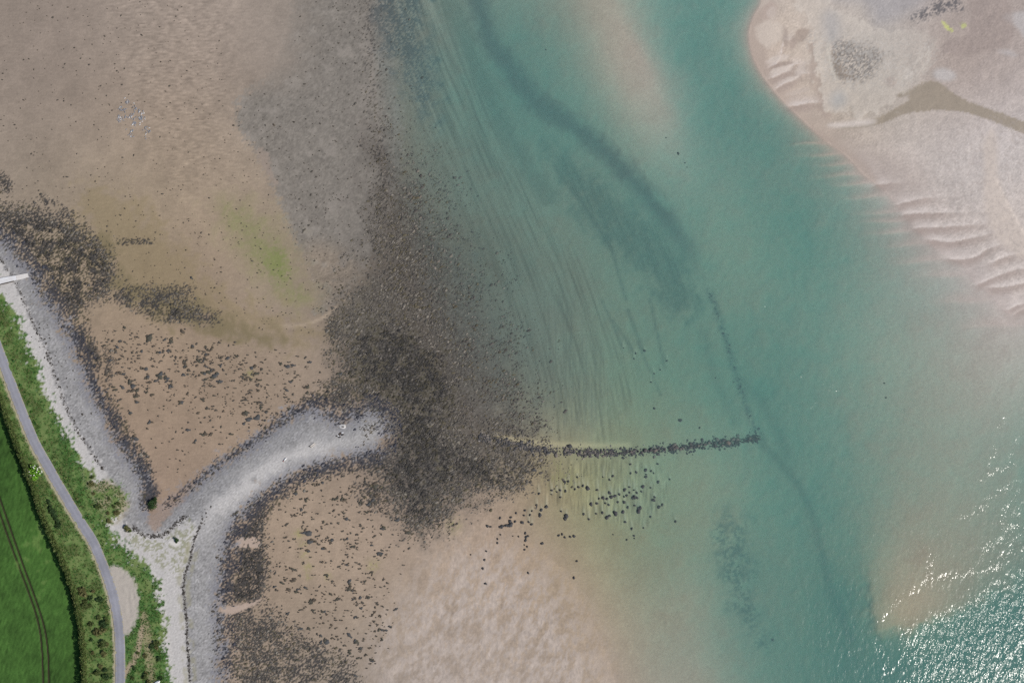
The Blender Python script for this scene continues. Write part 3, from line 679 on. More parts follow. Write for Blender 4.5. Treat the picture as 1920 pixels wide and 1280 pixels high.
# ------------------------------------------------------------------ ground: one sheet out to the horizon
PAD = 16
grow = np.cumsum(12.0 * 1.55 ** np.arange(PAD))
exs = np.concatenate([X0 - grow[::-1], xs, X1 + grow])
eys = np.concatenate([Y0 - grow[::-1], ys, Y1 + grow])
GX, GY = np.meshgrid(exs, eys)
gz_ = np.pad(z, PAD, mode='edge')
gc = np.pad(col, ((PAD, PAD), (PAD, PAD), (0, 0)), mode='edge')
gv_ = np.stack([(GX - 960) * MPP, (640 - GY) * MPP, gz_], -1).reshape(-1, 3)
ground = link("ground", mesh_np("ground", gv_, grid_faces(len(exs), len(eys)), M_ground, np.clip(gc, 0.01, 0.9).reshape(-1, 3)), kind="structure")

def zat(px, py):
    return at(z, px, py)

# ------------------------------------------------------------------ water: a closed body with a rippled surface
wstep = 6.0
wx = np.concatenate([X0 - grow[::-1], np.arange(X0, X1 + 0.1, wstep), X1 + grow])
wy = np.concatenate([Y0 - grow[::-1], np.arange(Y0, Y1 + 0.1, wstep), Y1 + grow])
WX, WY = np.meshgrid(wx, wy)
cxl, cyl = np.clip(WX, X0, X1), np.clip(WY, Y0, Y1)
rough = np.full((NY, NX), 0.17)
def ruffle(pts, wd, amt):
    global rough
    d = line(pts, 2)
    rough = np.maximum(rough, 0.17 + 0.7 * amt * np.exp(-(d / wd) ** 2))
rough = rough + 0.30 * np.exp(-(line([(1040, 60), (1120, 210), (1210, 330), (1300, 460), (1440, 600), (1540, 740)], 2) / 50.0) ** 2) * sm(n_mid + n_patch, 0.0, 1.5)
zone = poly([(1650, 1184), (1700, 1170), (1780, 1140), (1850, 1105), (1930, 1050), (2120, 980), (2120, 1480), (1760, 1480), (1690, 1320), (1640, 1230)], 2)
rough = np.maximum(rough, 0.17 + 0.40 * (0.25 + 0.75 * sm(PX + 12 * n_mid, 1650, 1790)) * sm(zone + 6 * n_mid, -8, 14) * (1 - 0.5 * sm(zone + 12 * n_mid, 60, 150)))
for pts, wd, a in (([(1652, 1165), (1680, 1128), (1700, 1112), (1728, 1102), (1740, 1085), (1742, 1050), (1752, 1040)], 6, .6), ([(1740, 1090), (1790, 1078), (1850, 1066), (1880, 1045)], 6, .6),
                   ([(1800, 972), (1840, 955), (1856, 930), (1890, 915), (1930, 885)], 7, .65), ([(1880, 990), (1884, 950), (1915, 920)], 6, .65), ([(1812, 925), (1850, 890), (1890, 875), (1930, 860)], 6, .6),
                   ([(1855, 875), (1870, 820), (1885, 780), (1900, 745), (1915, 700)], 7, .5), ([(1890, 880), (1905, 830), (1915, 780), (1930, 740)], 8, .6), ([(1840, 1030), (1880, 1010), (1930, 985)], 8, .55),
                   ([(1890, 1010), (1905, 960), (1930, 930)], 8, .6), ([(1870, 1060), (1890, 1035), (1925, 1020)], 8, .6)):
    ruffle(pts, wd, a)
rough = rough - 0.22 * sm(n_big, 0.2, 1.6) - 0.25 * sm(poly(LAND_L, 1), -420, -120)
rough = np.clip(rough, 0.12, 1.0)
rv = at(rough, cxl, cyl)
top = np.stack([(WX - 960) * MPP, (640 - WY) * MPP, np.zeros_like(WX)], -1).reshape(-1, 3)
wnx, wny = len(wx), len(wy)
idx = np.arange(wnx * wny).reshape(wny, wnx)
wf = grid_faces(wnx, wny)
ring = np.concatenate([idx[0, :], idx[1:, -1], idx[-1, -2::-1], idx[-2:0:-1, 0]])
lo = top[ring].copy(); lo[:, 2] = -40.0
nb0 = len(top)
lr = np.arange(len(ring)) + nb0
side = np.stack([ring, np.roll(ring, -1), np.roll(lr, -1), lr], -1)
vcount = nb0 + len(ring)
cen = np.array([[0, 0, -40.0]])
wv = np.vstack([top, lo, cen])
bot = np.stack([lr, np.roll(lr, -1), np.full(len(ring), vcount), np.full(len(ring), vcount)], -1)
me = bpy.data.meshes.new("water")
faces = [tuple(f) for f in np.vstack([wf, side])] + [(int(b[0]), int(b[1]), int(b[2])) for b in bot]
me.from_pydata(wv.tolist(), [], faces)
me.update()
a = me.attributes.new("ruffle", 'FLOAT', 'POINT')
a.data.foreach_set("value", np.concatenate([rv.ravel(), np.full(len(wv) - nb0, 0.5)]).astype(np.float32))
mw = bpy.data.materials.new("estuary_water")
mw.use_nodes = True
t = mw.node_tree
t.nodes.remove(t.nodes["Principled BSDF"])
outn = t.nodes["Material Output"]
tr = t.nodes.new("ShaderNodeBsdfTransparent")
gl = t.nodes.new("ShaderNodeBsdfGlossy")
gl.inputs["Roughness"].default_value = 0.13
lw = t.nodes.new("ShaderNodeLayerWeight"); lw.inputs["Blend"].default_value = 0.5
pw = t.nodes.new("ShaderNodeMath"); pw.operation = 'POWER'; pw.inputs[1].default_value = 5.0
fr = t.nodes.new("ShaderNodeMath"); fr.operation = 'MULTIPLY_ADD'; fr.inputs[1].default_value = 0.98; fr.inputs[2].default_value = 0.02
t.links.new(lw.outputs["Facing"], pw.inputs[0]); t.links.new(pw.outputs[0], fr.inputs[0])
mixs = t.nodes.new("ShaderNodeMixShader")
geo = t.nodes.new("ShaderNodeNewGeometry")
mp = t.nodes.new("ShaderNodeMapping")
mp.inputs["Rotation"].default_value = (0, 0, R(33))
mp.inputs["Scale"].default_value = (1.0, 0.55, 1.0)
t.links.new(geo.outputs["Position"], mp.inputs["Vector"])
w1 = t.nodes.new("ShaderNodeTexNoise"); w1.inputs["Scale"].default_value = 0.5; w1.inputs["Detail"].default_value = 3.0; w1.inputs["Roughness"].default_value = 0.55
t.links.new(mp.outputs[0], w1.inputs["Vector"])
ra = t.nodes.new("ShaderNodeAttribute"); ra.attribute_name = "ruffle"
bpn = t.nodes.new("ShaderNodeBump"); bpn.inputs["Distance"].default_value = 1.1
t.links.new(w1.outputs["Fac"], bpn.inputs["Height"]); t.links.new(ra.outputs["Fac"], bpn.inputs["Strength"])
t.links.new(bpn.outputs[0], gl.inputs["Normal"]); t.links.new(bpn.outputs[0], lw.inputs["Normal"])
t.links.new(fr.outputs[0], mixs.inputs[0]); t.links.new(tr.outputs[0], mixs.inputs[1]); t.links.new(gl.outputs[0], mixs.inputs[2])
t.links.new(mixs.outputs[0], outn.inputs["Surface"])
vs = t.nodes.new("ShaderNodeVolumeScatter")
vs.inputs["Color"].default_value = (0.16 / .205, 1.0, 0.203 / .205, 1); vs.inputs["Density"].default_value = 0.205; vs.inputs["Anisotropy"].default_value = -0.35
va = t.nodes.new("ShaderNodeVolumeAbsorption")
va.inputs["Color"].default_value = (1 - .36 / .4, 1 - .11 / .4, 1 - .132 / .4, 1); va.inputs["Density"].default_value = 0.4
ad = t.nodes.new("ShaderNodeAddShader")
t.links.new(vs.outputs[0], ad.inputs[0]); t.links.new(va.outputs[0], ad.inputs[1])
t.links.new(ad.outputs[0], outn.inputs["Volume"])
mw.cycles.homogeneous_volume = True
me.materials.append(mw)
for p in me.polygons:
    p.use_smooth = False
water = link("water", me, kind="structure")

# ------------------------------------------------------------------ road and crop field
def offset_strip(pts, offs, zoff, step_it=3):
    p = smooth_pts(pts, False, step_it)
    tg = np.gradient(p, axis=0)
    tg /= np.linalg.norm(tg, axis=1)[:, None] + 1e-9
    nrm = np.stack([-tg[:, 1], tg[:, 0]], 1)
    V = []
    for o, dz in zip(offs, zoff):
        q = p + nrm * o
        V.append(np.stack([(q[:, 0] - 960) * MPP, (640 - q[:, 1]) * MPP, zat(p[:, 0], p[:, 1]) + dz], 1))
    V = np.stack(V, 1)
    n, k = V.shape[:2]
    return V.reshape(-1, 3), grid_faces(k, n)

ro = [-9.6, -9.3, -8.2, -6.2, -4.2, -2.0, 0, 2.0, 4.2, 6.2, 8.2, 9.3, 9.6]
v, f = offset_strip(ROAD, ro, [-0.1, 0.05, .06, .07, .085, .10, 0.11, .10, .085, .07, .06, 0.05, -0.1], 5)
wear = np.array([0.9, 1.12, 1.05, 0.97, 0.93, 1.0, 1.05, 1.0, 0.93, 0.97, 1.04, 1.12, 0.9])
nrow = len(v) // len(ro)
rr_ = np.random.default_rng(8)
alongn = np.interp(np.arange(nrow), np.arange(0, nrow + 12, 12), rr_.normal(0, 0.05, len(np.arange(0, nrow + 12, 12))))
rc = lin((143, 144, 153)) * (wear[None, :] * (1 + alongn[:, None] + rr_.normal(0, 0.025, (nrow, len(ro))))).reshape(-1, 1)
edge = rr_.uniform(0, 1, (nrow, len(ro))); edge[:, 3:-3] = 0; edge[:, [1, -2]] *= 1.2
rc = np.where((edge > 0.62).reshape(-1, 1), lin((160, 152, 132)), rc)
M_asphalt = mat("road_asphalt", attr="albedo", rough=0.9, spec=0.2, nscale=0.8, namt=0.07, bump=0.01, bscale=20.0)
road = link("road", mesh_np("road", v, f, M_asphalt, rc), kind="structure")

fs = 1.6
fx = np.arange(-200, 165, fs)
fy = np.arange(520, 1480, fs)
FX, FY = np.meshgrid(fx, fy)
ff = at(fieldm, FX, FY)
dtr = np.minimum(seg_dist(smooth_pts(TRACK_A), False, FX, FY), seg_dist(smooth_pts(TRACK_B), False, FX, FY))
rows = at(fnoise(3, 9, 0.4, ax=0.7, ay=8, ang=R(18), seed=51), FX, FY)
crop = 0.38 * sm(dtr, 1.3, 2.2) * sm(ff, 0.5, 3.0) + 0.05 * rows * sm(dtr, 1.5, 3)
fz = at(z, FX, FY) + 0.03 + np.maximum(crop, 0.0)
cm = sm(dtr, 1.2, 2.2) * sm(ff, 0, 3)
patch = at(n_big, FX, FY)
patch2 = at(n_patch, FX, FY)
cc_ = lin((63, 96, 42)) * (1 + 0.10 * rows[..., None] + 0.10 * patch[..., None] + 0.07 * patch2[..., None])
cc_ = cc_ * cm[..., None] + lin((52, 48, 36)) * (1 - cm[..., None])
lite = sm(patch2 + patch, 2.0, 3.4)[..., None] * 0.5
cc_ = cc_ * (1 - lite) + lin((104, 128, 70)) * lite
fidx = grid_faces(len(fx), len(fy))
fidx = fidx[(ff.ravel()[fidx] > 0.2).all(1)]
M_cropv = mat("green_crop_rows", attr="albedo", rough=0.8, spec=0.15, nscale=2.2, namt=0.22, bump=0.10, bscale=3.0)
field = link("field", mesh_np("field", np.stack([(FX - 960) * MPP, (640 - FY) * MPP, fz], -1).reshape(-1, 3), fidx, M_cropv, np.clip(cc_, 0.01, 0.9).reshape(-1, 3)), kind="structure")

# ------------------------------------------------------------------ stones, weed, boulders
def lump_template(n=7, rings=((1.0, -0.25), (0.92, 0.35), (0.55, 0.80)), seed=0, jitter=0.18):
    r = np.random.default_rng(seed)
    V, F = [], []
    ang = np.sort(np.arange(n) / n * 2 * np.pi + r.uniform(-0.25, 0.25, n))
    prof = 1 + r.uniform(-jitter, jitter, n)
    for rr, hh in rings:
        for k in range(n):
            q = prof[k] * rr * (1 + r.uniform(-0.07, 0.07))
            V.append((math.cos(ang[k]) * q, math.sin(ang[k]) * q, hh * (1 + r.uniform(-0.12, 0.12))))
    V.append((r.uniform(-.1, .1), r.uniform(-.1, .1), rings[-1][1] + 0.15))
    for i in range(len(rings) - 1):
        for k in range(n):
            a_, b_ = i * n + k, i * n + (k + 1) % n
            F += [(a_, b_, b_ + n), (a_, b_ + n, a_ + n)]
    top_ = len(V) - 1
    base = (len(rings) - 1) * n
    F += [(base + k, base + (k + 1) % n, top_) for k in range(n)]
    return np.array(V), np.array(F)

def scatter_mesh(name, m, px, py, sx, sy, sz, rot, colr, zoff=0.0, n=6, rings=((1.0, -0.3), (0.75, 0.55)), zs=None, nvar=6):
    T = [lump_template(n, rings, 70 + i, 0.25) for i in range(nvar)]
    VV, FF, CC, off = [], [], [], 0
    zz = (zat(px, py) if zs is None else zs) + zoff
    var = np.arange(len(px)) % nvar
    for i in range(nvar):
        s_ = var == i
        if not s_.any():
            continue
        tv, tf = T[i]
        c_, s2 = np.cos(rot[s_]), np.sin(rot[s_])
        x_ = tv[None, :, 0] * sx[s_][:, None]
        y_ = tv[None, :, 1] * sy[s_][:, None]
        vx = x_ * c_[:, None] - y_ * s2[:, None] + ((px[s_] - 960) * MPP)[:, None]
        vy = x_ * s2[:, None] + y_ * c_[:, None] + ((640 - py[s_]) * MPP)[:, None]
        vz = tv[None, :, 2] * sz[s_][:, None] + zz[s_][:, None]
        k = s_.sum()
        VV.append(np.stack([vx, vy, vz], -1).reshape(-1, 3))
        FF.append((tf[None] + (np.arange(k) * len(tv))[:, None, None] + off).reshape(-1, 3))
        CC.append(np.repeat(colr[s_], len(tv), 0))
        off += k * len(tv)
    return mesh_np(name, np.vstack(VV), np.vstack(FF), m, np.vstack(CC), smooth=False)

def sample(dens, n, box=(-60, -60, 1980, 1340)):
    """n random map points drawn from a density field"""
    px, py = [], []
    mxd = dens.max()
    while len(px) < n:
        qx = rng.uniform(box[0], box[2], n * 3)
        qy = rng.uniform(box[1], box[3], n * 3)
        k = rng.uniform(0, mxd, n * 3) < at(dens, qx, qy)
        px += list(qx[k]); py += list(qy[k])
    return np.array(px[:n]), np.array(py[:n])

# cobbles and weed tufts of the stony shore: tens of thousands
dens = np.clip(0.75 * weed + 0.75 * rk * (1 - 0.35 * sm(rocky, 60, 120)), 0, 1) * cover(0.75, n_patch, 0.4)
dens *= 0.12 + 0.88 * sm(PY + 20 * n_mid, 120, 470)
dens *= 1 - 0.5 * np.exp(-((shingle + 8) / 18.0) ** 2)
dens *= 0.35 + 0.65 * cover(0.55, fnoise(20, 120, 1.4, seed=63), 0.35)
dens *= np.where(sh * sm(strand_l, -6, 6) > 0.5, 0, 1)
qx, qy = sample(dens, 50000)
sz_ = np.clip(rng.lognormal(math.log(0.20), 0.48, len(qx)), 0.08, 0.75)
tone = rng.uniform(0, 1, len(qx))
base = at(weed, qx, qy)
c_d, c_p = lin((76, 73, 70)), lin((120, 114, 105))
pale = (tone < np.where(base > 0.8, 0.08, 0.26))[:, None]
c_dd = np.where((base > 0.7)[:, None], lin((60, 58, 56)), lin((86, 82, 77)))
cl = np.where(pale, np.where((base > 0.7)[:, None], lin((98, 93, 87)), c_p), c_dd) * rng.uniform(0.7, 1.25, len(qx))[:, None]
olv = (rng.uniform(0, 1, len(qx)) < 0.25)[:, None] & ~pale
cl = np.where(olv, c_dd * np.array([1.12, 1.06, 0.78]) * rng.uniform(0.8, 1.2, len(qx))[:, None], cl)
nearsh = (np.abs(at(shingle, qx, qy)) < 26)[:, None] & ~pale
cl = np.where(nearsh, lin((62, 63, 71)) * rng.uniform(0.75, 1.25, len(qx))[:, None], cl)
link("shore_cobbles", scatter_mesh("shore_cobbles", M_stone, qx, qy, sz_ * 1.45, sz_ * 0.8, sz_ * 0.62, R(25) + rng.normal(0, 0.4, len(qx)), cl, n=5), kind="stuff",
     label="dark weedy cobbles covering the stony shore beside the water", category="cobbles")

# wrack along the strand lines and the little turf scarp
wpx, wpy = [], []
for ln, cnt, sp in ((STRAND, 220, 2.0), ([(376, 984), (371, 994), (366, 1006), (361, 1025), (358, 1045), (350, 1066), (345, 1082), (343, 1104), (348, 1140), (350, 1170), (352, 1210), (355, 1250), (357, 1290)], 320, 1.3),
                    ([(250, 986), (262, 999), (276, 1004), (296, 1005), (312, 1000), (326, 986), (338, 975), (352, 965)], 170, 2.2), ([(375, 985), (382, 976), (383, 962), (395, 948)], 16, 2.5),
                    ([(60, 590), (90, 640), (110, 690), (130, 740), (150, 790)], 60, 12.0)):
    p_ = smooth_pts(ln, False, 3)
    d_ = np.concatenate([[0], np.cumsum(np.linalg.norm(np.diff(p_, axis=0), axis=1))])
    tt = rng.uniform(0, d_[-1], cnt)
    wpx += list(np.interp(tt, d_, p_[:, 0]) + rng.normal(0, sp, cnt)); wpy += list(np.interp(tt, d_, p_[:, 1]) + rng.normal(0, sp, cnt))
wpx, wpy = np.array(wpx), np.array(wpy)
ws = rng.lognormal(math.log(0.24), 0.35, len(wpx))
link("strandline_wrack", scatter_mesh("strandline_wrack", M_stone, wpx, wpy, ws * 1.2, ws * 0.8, ws * 0.4, rng.uniform(0, 3.1, len(wpx)), lin((66, 62, 58)) * rng.uniform(0.7, 1.3, len(wpx))[:, None]), kind="stuff",
     label="dry dark seaweed wrack strewn along the tide line of the pale beach", category="seaweed")

# separate weed clumps on the sand flats
def blob(pts, soft):
    return sm(poly(pts, 2), -soft, soft)
zoneC = blob([(175, 640), (215, 600), (270, 610), (360, 620), (450, 640), (560, 660), (640, 690), (630, 730), (560, 760), (500, 790), (460, 820), (390, 870), (330, 900), (295, 890), (260, 830), (215, 750), (190, 700)], 12)
bandC = np.exp(-(np.minimum(line([(220, 650), (300, 665), (380, 680), (470, 700)]), line([(250, 700), (350, 720), (420, 740), (500, 760), (560, 735)])) / 40.0) ** 2)
zoneD = blob([(520, 950), (580, 915), (650, 895), (720, 910), (745, 960), (770, 1000), (745, 1080), (730, 1180), (700, 1260), (640, 1220), (560, 1190), (500, 1120), (495, 1010)], 20)
zoneT = blob([(-20, -20), (400, -20), (440, 200), (520, 400), (560, 520), (640, 600), (560, 640), (420, 600), (230, 520), (160, 420), (60, 360), (-20, 330)], 10)
zoneG = gm_soft * (1 - rk)
edges = np.clip(sm(weed, 0.02, 0.25) * (1 - sm(weed, 0.3, 0.7)), 0, 1)
clus = cover(0.5, fnoise(18, 70, 1.2, seed=61), 0.3)
groups = [
    (np.clip(zoneC * (0.22 + 0.9 * bandC + 0.5 * edges) * (0.15 + clus), 0, 1), 980, 0.28, 0.48, "dark weed clump on the bare sand inside the curve of the shingle spit", "weed clumps on the sand inside the spit"),
    (np.clip(zoneD * (0.3 + 0.8 * sm(-np.abs(PX - 640), -160, -20)) * (0.2 + clus) + 0.3 * edges * (PY > 880), 0, 1), 900, 0.30, 0.48, "dark weed clump on the lower sand flat below the spit", "weed clumps on the lower sand flat"),
    (np.clip(zoneT * (0.10 + 0.25 * sm(PY, 250, 500) * clus + 0.10 * clus), 0, 1), 640, 0.20, 0.32, "small dark weed tuft on the open upper sand flat", "weed tufts on the upper sand"),
    (np.clip(zoneG * (0.2 + 0.5 * clus * sm(PY, 200, 420)), 0, 1), 480, 0.20, 0.32, "small dark weed tuft on the grey mud patch", "weed tufts on the grey mud"),
]
Tc = [lump_template(11, ((1.0, -0.25), (0.86, 0.28), (0.5, 0.62)), 200 + i, 0.42) for i in range(9)]
M_weed2 = mat("brown_weed", base=tuple(lin((88, 80, 70))), rough=0.75, spec=0.25, nscale=3.0, namt=0.35, bump=0.10, bscale=4.0)
M_weed3 = mat("grey_weed", base=tuple(lin((78, 79, 80))), rough=0.75, spec=0.25, nscale=3.0, namt=0.35, bump=0.10, bscale=4.0)
clump_me = [mesh_np("weed_clump", tv, tf, [M_weed, M_weed2, M_weed3][i_ % 3], smooth=False) for i_, (tv, tf) in enumerate(Tc)]
allc = []
for gi, (d_, n_, med, sg, lab, grp) in enumerate(groups):
    px_, py_ = sample(d_, n_)
    s_ = rng.lognormal(math.log(med), sg, n_)
    for k in range(n_):
        allc.append((s_[k], px_[k], py_[k], gi))
# clumps often grow in twos and threes
extra = []
for s_, a_, b_, gi in allc:
    if gi < 2 and rng.uniform() < 0.6:
        ang_ = rng.uniform(0, 6.28)
        extra.append((s_ * rng.uniform(0.6, 0.95), a_ + math.cos(ang_) * s_ * 7, b_ + math.sin(ang_) * s_ * 3.5, gi))
allc += extra
allc.sort(key=lambda t_: -t_[0])
inframe = [c_ for c_ in allc if 4 < c_[1] < 1916 and 4 < c_[2] < 1276]
single = inframe[:300]
ids = set(id(c_) for c_ in single)
rest = [c_ for c_ in allc if id(c_) not in ids]
def size_word(v_, lo_, hi_):
    return "small" if v_ < lo_ else ("large" if v_ > hi_ else "middling")
sv = np.array([c_[0] for c_ in single])
s_lo, s_hi = np.quantile(sv, [0.4, 0.85])
def crowd(a_, b_, pts, r_):
    n_ = sum(1 for q in pts if 0 < (q[0] - a_) ** 2 + (q[1] - b_) ** 2 < r_ * r_)
    return "lone" if n_ == 0 else ("paired" if n_ == 1 else "clustered")
apts = [(c_[1], c_[2]) for c_ in allc]
def where_clump(a_, b_, gi):
    if gi == 0:
        if at(shingle, a_, b_) > -28:
            return "at the foot of the shingle " + ("beach" if a_ < 290 else "spit")
        if b_ < 640: return "just below the thick weed bank"
        if a_ > 540: return "towards the stony shore"
        if a_ < 260: return "near the long shingle beach"
        return "on the open sand inside the spit, " + ("upper part" if b_ < 740 else "lower part")
    if gi == 1:
        if a_ < 545: return "beside the dark weed band below the spit"
        if b_ < 960: return "on the sand close under the spit"
        if a_ > 700: return "at the seaward edge of the lower flat"
        return "in the middle of the lower flat, " + ("upper part" if b_ < 1060 else ("middle part" if b_ < 1150 else "lower part"))
    return "on the open upper sand" if gi == 2 else "on the grey mud patch"
for k, (s_, a_, b_, gi) in enumerate(single):
    lab_ = " ".join((size_word(s_, s_lo, s_hi), crowd(a_, b_, apts, 14.0), "dark weed clump", where_clump(a_, b_, gi)))
    o = link("weed_clump", clump_me[k % 9], label=lab_, category="seaweed", group=groups[gi][5])
    o.location = P(a_, b_, float(zat(a_, b_)))
    o.rotation_euler = (0, 0, rng.normal(0.15, 0.5) + (math.pi if rng.uniform() < .5 else 0))
    o.scale = (s_ * rng.uniform(1.1, 1.6), s_ * rng.uniform(0.65, 0.95), 0.32 + 0.25 * s_)
rx = np.array([c_[1] for c_ in rest]); ry = np.array([c_[2] for c_ in rest]); rs = np.array([c_[0] for c_ in rest])
link("scattered_weed", scatter_mesh("scattered_weed", M_stone, rx, ry, rs * 1.35, rs * 0.8, 0.2 + 0.25 * rs, rng.normal(0.15, 0.5, len(rx)), lin((82, 77, 70)) * rng.uniform(0.75, 1.25, len(rx))[:, None], n=8), kind="stuff",
     label="small dark weed tufts sprinkled thinly over all the sand flats", category="seaweed")

# boulders standing in the shallows below the weir
Tb = [lump_template(10, ((1.0, -0.5), (1.0, 0.15), (0.82, 0.62), (0.42, 0.92)), 300 + i, 0.22) for i in range(8)]
boulder_me = [mesh_np("boulder", tv, tf, M_boulder, smooth=False) for tv, tf in Tb]
for k, (a_, b_) in enumerate(bl):
    big = 0.55 if 900 < b_ < 1000 else 0.45
    s_ = big * rng.lognormal(0, 0.28) * (0.62 if b_ < 760 else 1.0)
    zb = float(zat(a_, b_))
    if b_ < 760:
        lab, grp = "dark rock under clear green water away from the wall", "lone sunken rocks"
    elif a_ < 1010 or (b_ > 985 and a_ < 1060):
        lab, grp = "dark boulder at the water's edge below the stone weir", "boulders at the water's edge"
    elif b_ > 1000:
        lab, grp = "dark boulder in shallow water well below the boulder field", "lone boulders in the shallows"
    elif a_ < 1105:
        lab, grp = "dark boulder in shallow yellowish water below the weir", "boulders in the yellow shallows"
    else:
        lab, grp = "dark boulder in the dense field in green shallows", "boulder field in the green shallows"
    lab = " ".join((size_word(s_ / big, 0.88, 1.16), crowd(a_, b_, bl, 11.0), lab))
    o = link("boulder", boulder_me[k % 8], label=lab, category="boulder", group=grp)
    o.location = P(a_, b_, zb)
    o.rotation_euler = (0, 0, rng.uniform(0, 6.28))
    o.scale = (s_ * 1.15, s_ * 0.85, max(0.75 * s_, 0.45))

# ------------------------------------------------------------------ the stone fish weir
def along(pts, n, spread):
    p_ = smooth_pts(pts, False, 3)
    d_ = np.concatenate([[0], np.cumsum(np.linalg.norm(np.diff(p_, axis=0), axis=1))])
    tt = rng.uniform(0, d_[-1], n * 4)
    gate = 0.55 + 0.28 * np.sin(tt / 6.3) + 0.25 * np.sin(tt / 14.7 + 1.0) + 0.2 * np.sin(tt / 3.1 + 2.0)
    tt = tt[rng.uniform(0, 1, n * 4) < np.clip(gate, 0.32, 1)][:n]
    n = len(tt)
    x_, y_ = np.interp(tt, d_, p_[:, 0]), np.interp(tt, d_, p_[:, 1])
    tg = np.stack([np.interp(tt, d_, np.gradient(p_[:, 0], d_)), np.interp(tt, d_, np.gradient(p_[:, 1], d_))], 1)
    tg /= np.linalg.norm(tg, axis=1)[:, None]
    o_ = rng.normal(0, 1, n)
    sp = spread(tt / d_[-1])
    return x_ - tg[:, 1] * o_ * sp, y_ + tg[:, 0] * o_ * sp, tt / d_[-1], np.abs(o_)
weir = link("stone_weir", None, label="long curved low wall of dark boulders enclosing the green tidal pool", category="weir")
weir.location = P(1160, 848, 0)
x1_, y1_, t1_, o1_ = along(WEIR, 1250, lambda t_: np.interp(t_, [0, .2, .5, .8, 1], [4.5, 5.0, 4.4, 5.2, 4.5]))
x2_, y2_, t2_, o2_ = along(WEIR_ARM, 50, lambda t_: np.interp(t_, [0, .1, .5, 1], [6.0, 4.5, 3.2, 2.5]))
X_, Y_ = np.concatenate([x1_, x2_]), np.concatenate([y1_, y2_])
crest_z = np.concatenate([np.interp(t1_, [0, .3, .6, .8, 1], [0.25, 0.22, 0.05, -0.25, -0.55]), np.interp(t2_, [0, .3, .7, 1], [-0.55, -0.75, -0.9, -1.1])]) - 0.22 * np.concatenate([o1_, o2_]) ** 1.3
Zs = np.maximum(zat(X_, Y_) + 0.05, crest_z - 0.25)
Zs[len(x1_):] = zat(x2_, y2_) - 0.05
ss = rng.lognormal(math.log(0.31), 0.33, len(X_))
order = np.argsort(-(ss + 0.25 * crest_z))
first = order[:300]
M_wstone = mat("weir_stone", base=tuple(lin((84, 82, 82))), rough=0.75, spec=0.3, nscale=2.5, namt=0.35, bump=0.08, bscale=4.0)
M_wstone2 = mat("weir_stone_pale", base=tuple(lin((112, 106, 100))), rough=0.75, spec=0.3, nscale=2.5, namt=0.35, bump=0.08, bscale=4.0)
stone_me = []
for i in range(8):
    tv, tf = lump_template(9, ((0.95, -0.6), (1.0, 0.1), (0.72, 0.62)), 400 + i, 0.22)
    stone_me.append(mesh_np("stone", tv, tf, [M_boulder, M_wstone, M_wstone2][i % 3], smooth=False))
wl_ = Vector(weir.location)
for k, i in enumerate(first):
    o = link("stone", stone_me[k % 8], parent=weir)
    o.location = Vector(P(X_[i], Y_[i], float(Zs[i]))) - wl_
    o.rotation_euler = (rng.normal(0, .15), rng.normal(0, .15), rng.uniform(0, 6.28))
    o.scale = (ss[i] * 1.2, ss[i] * 0.9, ss[i] * 0.8)
other = order[300:]
pale_ = (rng.uniform(0, 1, len(other)) < 0.22)[:, None] & (X_[other] < 1250)[:, None]
cw = np.where(pale_, lin((146, 138, 130)), lin((74, 73, 75))) * rng.uniform(0.75, 1.25, len(other))[:, None]
rub = link("rubble", scatter_mesh("rubble", M_stone, X_[other], Y_[other], ss[other] * 1.15, ss[other] * 0.85, ss[other] * 0.7, rng.uniform(0, 6.28, len(other)), cw, n=7, zs=Zs[other]), parent=weir, kind="stuff")
rub.location = -wl_

# ------------------------------------------------------------------ plants
def leaf_mesh(name, centers, radii, n, size, cols, seed, m=M_leaf, top_bias=0.35):
    r = np.random.default_rng(seed)
    k = r.integers(0, len(centers), n)
    d_ = r.normal(0, 1, (n, 3)); d_ /= np.linalg.norm(d_, axis=1)[:, None]
    d_[:, 2] = np.abs(d_[:, 2]) * (1 - top_bias) + top_bias * d_[:, 2]
    rad = r.uniform(0.55, 1.05, n)[:, None]
    c_ = np.array(centers)[k] + d_ * np.array(radii)[k] * rad
    c_[:, 2] = np.maximum(c_[:, 2], 0.05)
    a_ = r.normal(0, 1, (n, 3)); a_[:, 2] *= 0.6; a_ /= np.linalg.norm(a_, axis=1)[:, None]
    b_ = np.cross(a_, d_ + r.normal(0, .5, (n, 3))); b_ /= np.linalg.norm(b_, axis=1)[:, None] + 1e-9
    s_ = size * r.lognormal(0, 0.3, n)[:, None]
    V = np.stack([c_ - a_ * s_, c_ + b_ * s_ * 0.5, c_ + a_ * s_, c_ - b_ * s_ * 0.5], 1).reshape(-1, 3)
    F = np.arange(4 * n).reshape(n, 4)
    ci = r.integers(0, len(cols), n)
    C_ = np.repeat(lin(np.array(cols)[ci]) * r.uniform(0.7, 1.3, n)[:, None], 4, 0)
    return mesh_np(name, V, F, m, C_, smooth=False)

